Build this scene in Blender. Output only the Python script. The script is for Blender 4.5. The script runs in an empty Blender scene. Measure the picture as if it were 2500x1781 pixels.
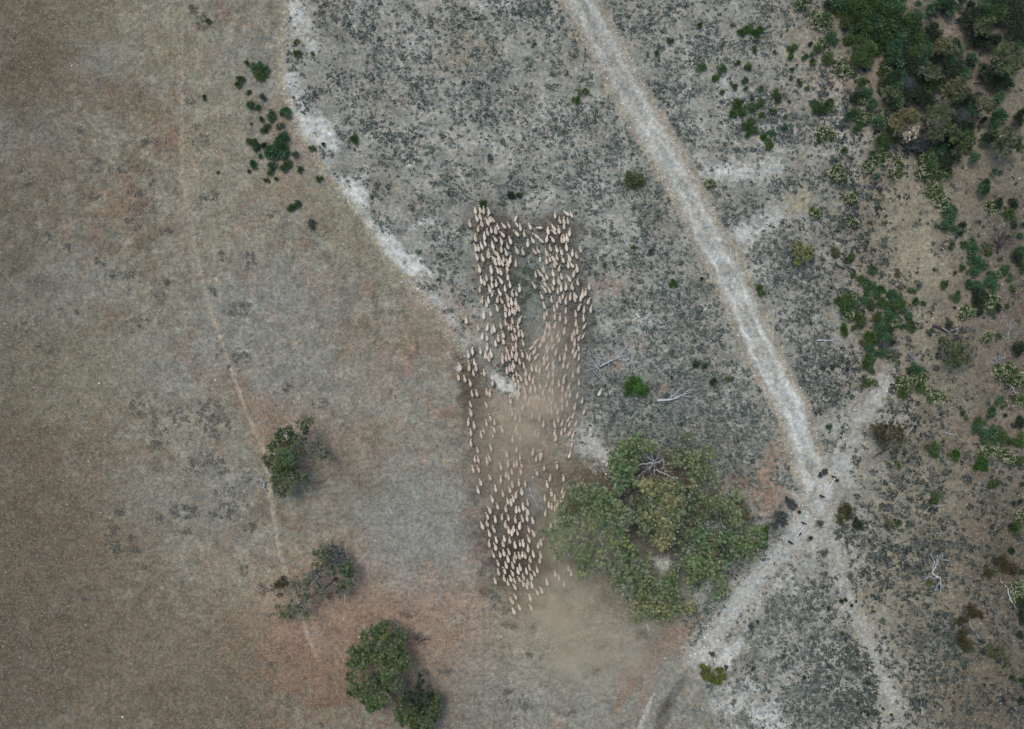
import bpy, math, random
import numpy as np
from mathutils import Vector
R = math.radians
sc = bpy.context.scene
# ---------------------------------------------------------------- camera, world, sun, exposure
H = 120.0; PX = 16.0; CX, CY = 1250.0, 890.5
cam = bpy.data.objects.new('camera', bpy.data.cameras.new('camera'))
sc.collection.objects.link(cam); sc.camera = cam
cam.location = (0, 0, H); cam.rotation_euler = (0, 0, 0)
cam.data.sensor_fit = 'HORIZONTAL'; cam.data.angle = 2*math.atan(CX/PX/H)
cam.data.clip_start = 1; cam.data.clip_end = 6000
world = bpy.data.worlds.new("World"); sc.world = world; world.use_nodes = True
wn = world.node_tree.nodes; wl = world.node_tree.links
sky = wn.new('ShaderNodeTexSky'); sky.sky_type = 'NISHITA'; sky.sun_disc = False
SUN_EL, SUN_AZ = R(64), R(-35)      # azimuth clockwise from +Y
sky.sun_elevation = SUN_EL; sky.sun_rotation = SUN_AZ
sky.air_density = 1.6; sky.dust_density = 3.0; sky.ozone_density = 1.0
wl.new(sky.outputs[0], wn['Background'].inputs[0]); wn['Background'].inputs[1].default_value = 0.115
sun = bpy.data.objects.new('sun', bpy.data.lights.new('sun', 'SUN')); sc.collection.objects.link(sun)
sun.data.energy = 1.25; sun.data.angle = R(20); sun.data.color = (1.0, 0.965, 0.92)
sd = Vector((math.sin(SUN_AZ)*math.cos(SUN_EL), math.cos(SUN_AZ)*math.cos(SUN_EL), math.sin(SUN_EL)))
sun.rotation_euler = sd.to_track_quat('Z', 'Y').to_euler(); sun.location = (0, 0, 200)
sc.view_settings.view_transform = 'Standard'; sc.view_settings.look = 'None'
sc.view_settings.exposure = 0.22; sc.view_settings.gamma = 1
sc.cycles.volume_step_rate = 2.0; sc.cycles.volume_bounces = 3
sc.cycles.transparent_max_bounces = 8

# ---------------------------------------------------------------- helpers
rng = np.random.default_rng(7); rnd = random.Random(5)
_tabs = {}
def vnoise(x, y, s):
    """value noise, s = seed"""
    if s not in _tabs: _tabs[s] = np.random.default_rng(s+100).random((256, 256))
    t = _tabs[s]; xi = np.floor(x).astype(int); yi = np.floor(y).astype(int)
    fx = x-xi; fy = y-yi; fx = fx*fx*(3-2*fx); fy = fy*fy*(3-2*fy)
    a = t[xi & 255, yi & 255]; b = t[(xi+1) & 255, yi & 255]; c = t[xi & 255, (yi+1) & 255]; d = t[(xi+1) & 255, (yi+1) & 255]
    return (a*(1-fx)+b*fx)*(1-fy)+(c*(1-fx)+d*fx)*fy
def fbm(x, y, scale, s=0, octv=4):
    v = 0; a = 1; n = 0
    for k in range(octv):
        c, d = math.cos(.65+1.1*k), math.sin(.65+1.1*k)
        v = v+a*vnoise((x*c-y*d)/scale+17.3*k, (x*d+y*c)/scale+5.1*k, s+k); n += a; a *= .55; scale = scale*.5
    return (v/n-.5)*2        # about -1..1
def sstep(a, b, x):
    t = np.clip((x-a)/(b-a), 0, 1); return t*t*(3-2*t)
def hgt(x, y):
    x = np.asarray(x, float); y = np.asarray(y, float)
    return 0.16*fbm(x, y, 9, 40, 3)+0.09*fbm(x, y, 1.5, 44, 3)
def W(px, py, z=0.0):
    k = (H-z)/H/PX
    return Vector(((px-CX)*k, (CY-py)*k, z))
def G(px, py, dz=0.0):
    p = W(px, py); p.z = float(hgt(p.x, p.y))+dz; return p
def pxof(x, y): return x*PX+CX, CY-y*PX

def tag(o, label=None, cat=None, group=None, kind=None):
    if label: o['label'] = label
    if cat: o['category'] = cat
    if group: o['group'] = group
    if kind: o['kind'] = kind
    return o
def link(o, parent=None):
    sc.collection.objects.link(o)
    if parent: o.parent = parent
    return o
def empty(name, loc):
    o = bpy.data.objects.new(name, None); o.location = loc; o.empty_display_size = .3; return link(o)

def mesh_np(name, v, f, mats, cols=None, smooth=False, midx=None, loc=None):
    """v (N,3), f (M,k) all the same size; cols (N,3) vertex colours called tint"""
    me = bpy.data.meshes.new(name)
    v = np.asarray(v, np.float32); f = np.asarray(f, np.int32); k = f.shape[1]
    if loc is not None: v = v-np.asarray(loc, np.float32)
    me.vertices.add(len(v)); me.vertices.foreach_set('co', v.ravel())
    me.loops.add(f.size); me.loops.foreach_set('vertex_index', f.ravel())
    me.polygons.add(len(f)); me.polygons.foreach_set('loop_start', np.arange(0, f.size, k, dtype=np.int32))
    me.polygons.foreach_set('loop_total', np.full(len(f), k, np.int32))
    if smooth: me.polygons.foreach_set('use_smooth', np.ones(len(f), bool))
    for m in (mats if isinstance(mats, (list, tuple)) else [mats]): me.materials.append(m)
    if midx is not None: me.polygons.foreach_set('material_index', np.asarray(midx, np.int32))
    if cols is not None:
        ca = me.color_attributes.new('tint', 'FLOAT_COLOR', 'POINT')
        c4 = np.ones((len(v), 4), np.float32); c4[:, :3] = cols; ca.data.foreach_set('color', c4.ravel())
    me.update(calc_edges=True); me.validate()
    return me

# ---------------------------------------------------------------- materials
def mat(name, base=None, attr=None, rough=.9, trans=0.0, n1=None, n2=None, n3=None, bump=None, spec=.2, coords='Object'):
    """n1/n2 = (scale, low, high) brightness noise; bump = (scale, strength)"""
    m = bpy.data.materials.new(name); m.use_nodes = True; nt = m.node_tree; N = nt.nodes; L = nt.links
    p = N['Principled BSDF']; p.inputs['Roughness'].default_value = rough; p.inputs['Specular IOR Level'].default_value = spec
    tc = N.new('ShaderNodeTexCoord'); src = tc.outputs[coords]
    if attr:
        a = N.new('ShaderNodeAttribute'); a.attribute_name = attr; col = a.outputs['Color']
    else:
        a = N.new('ShaderNodeRGB'); a.outputs[0].default_value = (*base, 1); col = a.outputs[0]
    for nn in (n1, n2, n3):
        if not nn: continue
        t = N.new('ShaderNodeTexNoise'); t.inputs['Scale'].default_value = nn[0]; t.inputs['Detail'].default_value = nn[3] if len(nn) > 3 else 3
        L.new(src, t.inputs['Vector'])
        r = N.new('ShaderNodeMapRange'); r.inputs['From Min'].default_value = .3; r.inputs['From Max'].default_value = .7
        r.inputs['To Min'].default_value = nn[1]; r.inputs['To Max'].default_value = nn[2]; L.new(t.outputs['Fac'], r.inputs['Value'])
        x = N.new('ShaderNodeVectorMath'); x.operation = 'SCALE'; L.new(col, x.inputs[0]); L.new(r.outputs[0], x.inputs['Scale']); col = x.outputs[0]
    L.new(col, p.inputs['Base Color'])
    if bump:
        t = N.new('ShaderNodeTexNoise'); t.inputs['Scale'].default_value = bump[0]; t.inputs['Detail'].default_value = 4; L.new(src, t.inputs['Vector'])
        b = N.new('ShaderNodeBump'); b.inputs['Distance'].default_value = .1; b.inputs['Strength'].default_value = bump[1]
        L.new(t.outputs['Fac'], b.inputs['Height']); L.new(b.outputs[0], p.inputs['Normal'])
    if trans:
        tr = N.new('ShaderNodeBsdfTranslucent'); L.new(col, tr.inputs[0]); mx = N.new('ShaderNodeMixShader'); mx.inputs[0].default_value = trans
        L.new(p.outputs[0], mx.inputs[1]); L.new(tr.outputs[0], mx.inputs[2]); L.new(mx.outputs[0], N['Material Output'].inputs['Surface'])
    return m
M_soil = mat('soil', attr='tint', n1=(1.7, .72, 1.28, 4), n2=(5.5, .72, 1.28), n3=(.45, .82, 1.18, 6), bump=(5.0, .8), rough=.97, spec=.05)
def warm_cool(m, scale):        # straw and grey flecks: the hue wanders from spot to spot
    N = m.node_tree.nodes; L = m.node_tree.links; p = N['Principled BSDF']; src = p.inputs['Base Color'].links[0].from_socket
    tc = N.new('ShaderNodeTexCoord'); t = N.new('ShaderNodeTexNoise'); t.inputs['Scale'].default_value = scale; t.inputs['Detail'].default_value = 4; L.new(tc.outputs['Object'], t.inputs['Vector'])
    r = N.new('ShaderNodeValToRGB'); e = r.color_ramp.elements; e[0].position = .36; e[0].color = (.91, .98, 1.02, 1); e[1].position = .64; e[1].color = (1.08, 1.01, .93, 1); L.new(t.outputs['Fac'], r.inputs[0])
    x = N.new('ShaderNodeVectorMath'); x.operation = 'MULTIPLY'; L.new(src, x.inputs[0]); L.new(r.outputs[0], x.inputs[1]); L.new(x.outputs[0], p.inputs['Base Color'])
warm_cool(M_soil, 1.3)
M_leaf = mat('leaf', attr='tint', trans=.34, rough=.75)
M_scrub = mat('saltbush_leaf', attr='tint', rough=.9, spec=.05)
M_straw = mat('dry_grass', attr='tint', rough=.9, spec=.05)
M_stone = mat('quartz_stone', attr='tint', rough=.8, spec=.2)
M_dead = mat('bleached_wood', base=(.46, .49, .50), n1=(6, .75, 1.2), bump=(20, .5), rough=.85)
M_white = mat('silver_wood', base=(.52, .54, .555), n1=(6, .8, 1.15), bump=(20, .5), rough=.8)
M_darkw = mat('dark_weathered_wood', base=(.07, .062, .07), n1=(6, .6, 1.5), bump=(20, .5), rough=.9)
M_bark = mat('bark', base=(.13, .12, .11), n1=(5, .6, 1.4), bump=(14, .6), rough=.9)
M_post = mat('tarred_post', base=(.022, .02, .022), n1=(8, .6, 1.6), bump=(20, .5), rough=.8)
M_rail = mat('galvanised_rail', base=(.66, .66, .68), n1=(9, .85, 1.1), rough=.5, spec=.5)
def fleece(name, edge, top):
    m = bpy.data.materials.new(name); m.use_nodes = True; N = m.node_tree.nodes; L = m.node_tree.links; p = N['Principled BSDF']
    p.inputs['Roughness'].default_value = .95; p.inputs['Specular IOR Level'].default_value = .05
    p.inputs['Sheen Weight'].default_value = .25
    tc = N.new('ShaderNodeTexCoord'); sx = N.new('ShaderNodeSeparateXYZ'); L.new(tc.outputs['Object'], sx.inputs[0])
    # dust has settled along the back of each fleece: a function of height on the animal
    mr = N.new('ShaderNodeMapRange'); mr.inputs['From Min'].default_value = .72; mr.inputs['From Max'].default_value = .86; L.new(sx.outputs['Z'], mr.inputs['Value'])
    ns = N.new('ShaderNodeTexNoise'); ns.inputs['Scale'].default_value = 7; L.new(tc.outputs['Object'], ns.inputs['Vector'])
    mu = N.new('ShaderNodeMath'); mu.operation = 'MULTIPLY'; L.new(mr.outputs[0], mu.inputs[0]); L.new(ns.outputs['Fac'], mu.inputs[1])
    m2 = N.new('ShaderNodeMath'); m2.operation = 'MULTIPLY'; m2.use_clamp = True; m2.inputs[1].default_value = 1.7; L.new(mu.outputs[0], m2.inputs[0])
    mx = N.new('ShaderNodeMix'); mx.data_type = 'RGBA'; mx.inputs['A'].default_value = (*edge, 1); mx.inputs['B'].default_value = (*top, 1)
    L.new(m2.outputs[0], mx.inputs['Factor']); L.new(mx.outputs['Result'], p.inputs['Base Color'])
    n3 = N.new('ShaderNodeTexNoise'); n3.inputs['Scale'].default_value = 25; L.new(tc.outputs['Object'], n3.inputs['Vector'])
    b = N.new('ShaderNodeBump'); b.inputs['Distance'].default_value = .03; b.inputs['Strength'].default_value = .6
    L.new(n3.outputs['Fac'], b.inputs['Height']); L.new(b.outputs[0], p.inputs['Normal'])
    return m
M_fleece = [fleece('fleece_cream', (.72, .645, .52), (.49, .41, .31)),
            fleece('fleece_dusty', (.62, .53, .41), (.41, .33, .25)),
            fleece('fleece_pale', (.78, .70, .58), (.58, .50, .40))]
# ---------------------------------------------------------------- the lie of the land (all numbers in photograph pixels, 16 px = 1 m)
BND = np.array([(690,-400),(700,0),(688,120),(692,220),(720,290),(770,380),(830,460),(890,540),(950,620),(1010,700),(1070,770),(1115,840),(1150,890),
                (1200,960),(1300,1050),(1400,1095),(1470,1180),(1550,1340),(1640,1500),(1700,1640),(1760,1790),(1900,2200)], float)
def side(px, py): return px-np.interp(py, BND[:, 1], BND[:, 0])
def pdist(px, py, pts):
    """distance to polyline and the parameter along it"""
    best = np.full(px.shape, 1e9); bt = np.zeros(px.shape); n = len(pts)-1
    for i in range(n):
        (x0, y0), (x1, y1) = pts[i], pts[i+1]; dx, dy = x1-x0, y1-y0
        t = np.clip(((px-x0)*dx+(py-y0)*dy)/(dx*dx+dy*dy), 0, 1)
        d = np.hypot(px-x0-t*dx, py-y0-t*dy); m = d < best
        best = np.where(m, d, best); bt = np.where(m, (i+t)/n, bt)
    return best, bt
TRACK = [(1240,-300),(1420,0),(1535,225),(1650,421),(1703,524),(1742,608),(1791,693),(1824,777),(1860,861),(1895,930),(1935,1000),(1957,1076),(1980,1150),(2005,1225)]
TRACK2 = [(2165,900),(2120,990),(2070,1080),(2035,1160),(1995,1240),(1930,1320),(1865,1395),(1790,1480),(1735,1560),(1705,1615)]
TRACK3 = [(1985,1215),(2020,1290),(2070,1465),(2113,1550),(2141,1620),(2183,1704),(2205,1781),(2300,2000)]
TRAIL = [(446,-60),(444,230),(444,440),(466,560),(493,680),(520,780),(548,855),(603,1009),(647,1107),(660,1206),(682,1349),(757,1568),(800,1660)]
BERMS = [(1500,1790),(1560,1700),(1600,1640),(1690,1560)]

C = dict(khaki=(.228,.205,.150), grey=(.235,.230,.212), brown=(.168,.134,.098), red=(.25,.158,.115), straw=(.285,.252,.190),
         scrub=(.295,.282,.255), white=(.52,.515,.505), pale=(.43,.425,.41), dark=(.068,.056,.047), pink=(.285,.225,.185), green=(.15,.175,.135), slate=(.152,.168,.156))
C = {k: np.array(v)*np.array([.985, 1.01, .965]) for k, v in C.items()}
# x, y, radius x, radius y, rotation (deg, clockwise), colour, strength, ragged edge
BLOTCH = [
 # browner loam of the left paddock, with lens falloff painted into its corners
 (60,60,300,190,20,'brown',.75,.6),(150,180,170,120,0,'brown',.5,.7),(330,90,180,80,10,'khaki',.5,.8),(130,430,160,100,0,'brown',.45,.8),(60,620,120,200,0,'brown',.35,.8),
 (100,1100,220,260,0,'brown',.6,.7),(90,1400,330,300,0,'brown',.85,.6),(330,1650,420,220,0,'brown',.8,.6),(560,1600,220,180,0,'brown',.6,.7),(250,1330,200,120,0,'brown',.45,.8),
 (300,480,60,40,0,'red',.6,.9),(90,380,70,30,20,'red',.45,.9),(420,330,60,60,0,'red',.4,.9),(260,780,80,40,0,'brown',.5,.9),(160,980,150,80,0,'khaki',.5,.9),
 (560,930,60,40,0,'red',.3,.9),(690,1000,110,40,10,'red',.45,.9),(650,1080,30,60,-20,'red',.6,.8),(735,1140,24,20,0,'red',.8,.6),(880,1090,140,60,20,'red',.35,.9),
 (820,1180,120,90,0,'brown',.4,.9),(860,800,130,80,30,'brown',.35,.9),(1000,830,60,90,0,'red',.25,.9),(700,450,60,60,0,'pink',.4,.9),(690,330,40,90,0,'pink',.5,.9),
 (780,1420,60,50,0,'red',.5,.9),(780,1560,170,220,-15,'red',.55,.7),(720,1560,60,170,-20,'red',.6,.8),(900,1470,230,110,10,'pink',.75,.7),(960,1580,220,130,0,'red',.5,.9),(840,1480,120,90,0,'red',.45,.9),(1080,1500,130,80,0,'pink',.6,.8),(1050,1600,190,130,0,'red',.45,.8),
 (1080,1420,130,110,0,'pink',.55,.8),(1030,1480,140,70,0,'red',.35,.9),(860,1340,60,30,0,'red',.4,.9),(1150,1740,160,60,0,'red',.3,.9),(1350,1690,40,60,-20,'red',.4,.9),
 (640,760,180,120,0,'grey',.5,.8),(780,930,200,90,10,'grey',.5,.8),(1000,1250,130,160,0,'grey',.75,.7),(1060,1330,90,90,0,'grey',.7,.7),(330,900,150,80,0,'grey',.5,.9),(260,150,70,50,0,'grey',.6,.9),
 (60,340,90,70,0,'grey',.45,.9),(120,700,140,90,0,'grey',.4,.9),(470,1230,170,110,0,'grey',.4,.9),(1200,1700,200,110,0,'grey',.5,.8),(1450,1660,230,160,0,'grey',.6,.7),(620,170,60,70,0,'grey',.5,.8),
 (520,330,70,110,0,'khaki',.6,.8),(560,520,160,90,0,'straw',.3,.9),(200,900,150,90,0,'khaki',.6,.8),(930,990,130,60,30,'straw',.25,.9),(1320,1560,170,110,0,'straw',.35,.8),(1380,1580,100,60,0,'khaki',.3,.8),
 (1400,1440,150,60,0,'khaki',.4,.8),(560,1400,170,60,20,'straw',.35,.9),(480,330,20,160,5,'straw',.35,.7),(455,540,22,130,5,'pink',.35,.7),
 # strip of dark bank foot inside the curve and the straw verge on it
 (860,590,40,110,-40,'khaki',.6,.7),(800,500,30,90,-35,'khaki',.6,.7),
 # trampled earth round and between the sheep, deepened as painted contact shade
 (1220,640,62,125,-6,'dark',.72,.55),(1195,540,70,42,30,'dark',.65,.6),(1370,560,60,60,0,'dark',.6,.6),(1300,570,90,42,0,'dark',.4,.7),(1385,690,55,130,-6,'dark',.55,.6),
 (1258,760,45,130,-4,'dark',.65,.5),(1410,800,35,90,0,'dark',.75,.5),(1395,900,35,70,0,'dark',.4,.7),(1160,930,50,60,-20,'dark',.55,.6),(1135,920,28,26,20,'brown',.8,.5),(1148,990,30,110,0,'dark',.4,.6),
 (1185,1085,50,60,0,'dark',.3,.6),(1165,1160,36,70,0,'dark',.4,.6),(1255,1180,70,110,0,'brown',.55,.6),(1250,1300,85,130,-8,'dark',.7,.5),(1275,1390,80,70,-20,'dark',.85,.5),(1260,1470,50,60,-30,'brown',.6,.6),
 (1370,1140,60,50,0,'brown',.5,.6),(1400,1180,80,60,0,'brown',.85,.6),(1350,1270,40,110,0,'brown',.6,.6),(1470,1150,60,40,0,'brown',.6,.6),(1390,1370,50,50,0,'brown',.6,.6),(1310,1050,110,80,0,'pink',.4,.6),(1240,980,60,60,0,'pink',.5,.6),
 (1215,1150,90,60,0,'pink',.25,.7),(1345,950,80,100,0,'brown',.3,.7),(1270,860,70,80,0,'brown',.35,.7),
 # grey and greenish mats of low bush
 (1292,700,46,74,0,'green',.6,.9),(1300,640,45,40,0,'slate',.4,.8),(1300,780,40,64,0,'slate',.45,.8),(1310,1235,35,45,-30,'slate',.55,.6),(1300,1200,20,45,0,'grey',.6,.6),
 (1560,450,55,45,0,'green',.55,.8),(1510,1180,110,80,20,'dark',.5,.8),(1650,1200,120,120,0,'dark',.6,.7),(1500,1300,130,100,0,'dark',.5,.7),(1640,1330,130,120,0,'dark',.6,.7),(1780,1330,80,80,0,'dark',.5,.7),(1600,1140,80,50,0,'dark',.65,.7),(1540,1420,100,70,0,'dark',.35,.8),(1440,1590,60,50,0,'khaki',.4,.9),(820,340,20,20,0,'slate',.2,.9),(1200,180,90,60,0,'slate',.3,.9),(1450,60,60,80,0,'slate',.3,.9),(1650,620,70,90,0,'slate',.25,.9),(1480,900,120,60,0,'slate',.3,.9),(1640,960,130,110,0,'slate',.35,.9),
 (1560,1000,180,60,0,'slate',.35,.9),(1500,700,60,50,0,'pink',.35,.9),(1450,760,60,30,0,'slate',.2,.9),(1500,890,25,20,0,'red',.5,.8),(1620,950,16,16,0,'red',.6,.8),(1480,690,30,20,0,'red',.35,.9),
 (1450,50,40,50,0,'pink',.3,.9),(1160,130,80,30,-20,'khaki',.5,.8),(1125,50,50,40,0,'khaki',.5,.8),(1400,110,40,60,0,'khaki',.4,.9),(1080,760,80,60,40,'pink',.5,.7),(1140,790,50,40,0,'pink',.6,.7),
 # bare pale patches of the scrub land
 (1450,470,70,40,30,'pale',.35,.9),(1520,560,80,30,35,'pale',.35,.8),(1200,330,120,50,0,'pale',.25,.9),(1060,310,80,40,0,'pale',.25,.9),(1360,320,40,70,-20,'pale',.3,.9),(1590,880,80,40,0,'pale',.3,.9),
 (1420,1070,36,45,0,'white',.6,.7),(1455,1110,40,34,20,'pale',.8,.7),(1600,800,50,30,0,'pale',.35,.9),(1780,950,20,70,20,'pale',.35,.8),(1570,780,30,20,0,'white',.5,.8),
 (1200,520,80,30,0,'pale',.15,.9),(1310,500,60,30,0,'pale',.35,.8),(1560,840,30,20,0,'pink',.5,.8),
 # clay showing along the bank
 (722,30,16,48,-5,'white',.75,.7),(740,70,30,40,10,'white',.55,.8),(760,115,20,20,0,'white',.6,.7),(705,200,14,24,0,'white',.75,.7),(724,262,20,22,-10,'white',.6,.8),(772,320,52,36,25,'white',.95,.7),(800,345,34,20,30,'white',.8,.7),
 (850,450,22,28,-10,'white',.8,.7),(875,470,26,26,-20,'white',1,.6),(880,490,34,14,40,'white',.7,.8),(905,545,14,14,0,'white',.6,.7),(950,600,52,24,48,'white',1,.6),(990,640,60,20,24,'white',1,.6),(1012,650,24,20,0,'white',.9,.7),
 (1020,550,24,12,-30,'white',.6,.8),(1060,540,22,12,0,'white',.55,.8),(1120,900,8,8,0,'white',.9,.5),(1200,915,24,12,40,'white',.75,.7),(1232,938,34,18,35,'white',1,.6),(1258,950,24,14,0,'white',.8,.7),(1290,975,40,16,20,'pale',.8,.7),
 (1105,780,14,16,0,'pale',.7,.8),(1060,730,30,14,40,'pale',.6,.8),(1090,800,40,20,50,'pink',.6,.8),
 # far side of the track
 (1765,418,56,24,4,'white',.85,.7),(1850,415,80,26,0,'pale',.9,.6),(1830,395,70,50,0,'pale',.4,.9),(1815,575,42,28,-10,'white',.8,.7),(1880,535,85,27,-28,'pale',1,.5),(1940,500,34,34,0,'straw',.75,.7),(1960,490,24,40,10,'straw',.7,.7),
 (1850,480,50,50,0,'slate',.2,.9),(1820,120,110,70,0,'grey',.4,.9),(1940,80,90,110,0,'straw',.4,.8),(2080,160,70,60,0,'straw',.45,.8),(2020,200,60,60,0,'pink',.5,.8),(2130,200,40,70,0,'pink',.45,.8),(2320,70,50,40,0,'pink',.6,.7),
 (2080,280,110,60,20,'pale',.35,.8),(2020,360,160,60,10,'pale',.35,.8),(1790,250,40,90,0,'pale',.3,.8),(2170,330,70,40,20,'pink',.4,.8),(2200,590,60,110,-30,'straw',.7,.7),(2260,640,70,80,0,'straw',.75,.7),(2230,470,90,80,0,'straw',.5,.8),
 (2110,700,120,60,0,'pink',.25,.9),(2120,860,70,110,10,'pink',.4,.8),(2260,800,60,100,15,'straw',.45,.8),(2400,300,80,140,0,'pink',.6,.7),(2470,260,60,120,0,'straw',.5,.8),(2420,420,110,80,0,'straw',.5,.8),(2330,500,60,90,0,'straw',.35,.8),
 (2400,730,90,130,0,'pink',.4,.8),(2300,950,120,100,0,'straw',.35,.8),(2140,970,30,60,30,'white',.45,.8),(2150,1000,60,60,0,'pale',.5,.8),(2060,1080,50,60,30,'pale',.5,.8),(2040,1150,40,50,30,'white',.5,.8),(1990,1290,60,70,0,'pale',.7,.8),
 (1880,1130,30,60,30,'red',.65,.7),(1885,1215,46,42,10,'red',.85,.6),(1840,1180,60,30,0,'red',.4,.8),(1925,1120,24,30,0,'red',.4,.8),(1700,1200,80,60,0,'brown',.45,.8),(1620,1180,60,60,0,'dark',.3,.8),(1650,1290,60,50,0,'dark',.3,.8),
 (1770,1330,110,110,0,'slate',.35,.8),(1760,1200,60,40,0,'red',.3,.9),(1618,1380,20,24,0,'white',.9,.5),(1600,1370,20,12,0,'pale',.8,.7),(1550,1400,80,70,0,'khaki',.4,.8),(1650,1450,60,80,0,'khaki',.4,.8),
 (1720,1440,14,60,38,'pale',.75,.6),(1735,1575,24,66,38,'white',1,.55),(1730,1570,16,40,38,'white',1,.4),(1715,1600,24,24,0,'white',.9,.6),(1785,1590,20,60,34,'white',.95,.55),(1768,1620,22,20,0,'white',.9,.6),(1810,1490,40,60,40,'pale',.8,.7),(1870,1420,40,80,40,'pale',.7,.7),
 (1680,1530,60,50,0,'pink',.55,.8),(1600,1600,120,26,-42,'red',.8,.6),(1540,1680,90,10,-55,'red',.7,.6),(1580,1690,20,60,12,'red',.5,.7),(1570,1760,7,70,22,'white',.6,.6),(1655,1680,9,50,32,'dark',.9,.6),(1620,1745,14,60,22,'dark',.7,.6),
 (1700,1740,60,80,0,'slate',.3,.8),(1640,1640,80,60,0,'grey',.4,.8),(1850,1690,60,30,20,'white',.55,.8),(1800,1720,60,30,0,'pale',.7,.8),(1870,1740,40,40,30,'white',.7,.7),(1900,1780,30,40,30,'white',.7,.7),
 (1980,1550,120,90,0,'scrub',.3,.8),(1960,1640,80,60,0,'pale',.4,.8),(1900,1600,40,40,0,'pale',.4,.8),(2080,1360,50,50,20,'pale',.5,.8),(2100,1380,60,40,0,'straw',.3,.8),(2180,1280,120,120,0,'khaki',.3,.8),(2300,1200,120,90,0,'khaki',.4,.8),
 (2230,1450,150,110,0,'khaki',.55,.8),(2350,1600,140,150,0,'brown',.45,.8),(2430,1330,90,160,0,'brown',.6,.8),(2440,1700,110,110,0,'brown',.4,.8),(2480,1000,60,110,0,'pink',.6,.8),(2420,1100,80,100,0,'pink',.35,.8),(2200,1700,100,100,0,'khaki',.3,.9),
 (2150,1640,40,90,-20,'pale',.5,.8),(2110,1530,40,50,-20,'straw',.45,.8),(2370,1500,90,60,0,'pink',.3,.8),(2300,1560,60,60,0,'slate',.4,.9),
]
# dense mats of dark low bush: x, y, rx, ry, extra density
DENSE = [(1210,60,90,60,1),(1060,80,60,50,.6),(870,60,60,60,1),(1000,330,90,60,.3),(1330,60,60,80,1),(1060,190,160,70,.5),(1250,300,110,80,.8),(1420,330,110,80,.8),(1490,440,80,60,1),(1580,470,60,70,1.2),(1350,460,90,40,.5),(1480,620,90,80,.7),(1620,700,110,110,.8),
 (1560,810,100,60,.9),(1700,880,100,110,1.6),(1620,1010,170,90,1.8),(1470,960,100,70,1.2),(1800,1060,90,110,1.8),(1850,1000,60,50,1),(1780,1170,60,40,1),(1430,1010,70,50,.9),(1800,520,70,40,.4),(1900,570,50,60,2.2),(1930,640,80,70,1.4),(1970,740,70,110,1.3),(2010,900,80,60,1.8),
 (2000,970,60,50,1.6),(1950,900,40,60,.8),(2140,760,90,60,.5),(2080,560,90,60,.9),(2130,630,60,60,.7),(2090,500,50,60,.9),(2030,430,60,50,.8),(1900,310,50,50,2.0),(1860,250,50,60,.8),(1850,90,40,70,.9),(1540,60,60,40,1),(1650,220,60,50,.8),(1700,400,60,70,.6),(1620,200,40,50,1),
 (2170,1160,60,50,1.4),(2210,1190,70,60,1.0),(2190,1300,90,80,1.2),(2140,1370,60,50,1.5),(1900,1280,30,70,1.8),(1880,1360,20,30,1),(1950,1480,80,60,1.6),(1990,1600,90,90,1.5),(2060,1630,60,60,1.6),(1880,1560,50,60,1.2),(2000,1720,110,70,2.4),(1920,1760,60,50,2.4),(2100,1740,60,60,2),(1860,1640,50,50,1.3),
 (2200,1430,90,80,1.2),(2280,1570,70,70,2.0),(2320,1540,50,60,1.6),(2240,1690,70,70,1.3),(2250,1380,90,60,1),(2300,1760,90,50,1),(2380,1720,80,60,.7),(2440,1520,60,90,.5),(2350,1140,60,60,.6),(2460,1160,40,60,.8),(2300,1330,60,70,.8),(2100,1450,60,70,.9),(1790,1760,60,50,1.5),(1830,1700,60,60,.7),
 (1360,1080,40,40,0),(1480,1060,70,60,1),(1680,1090,110,60,1)]
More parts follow.
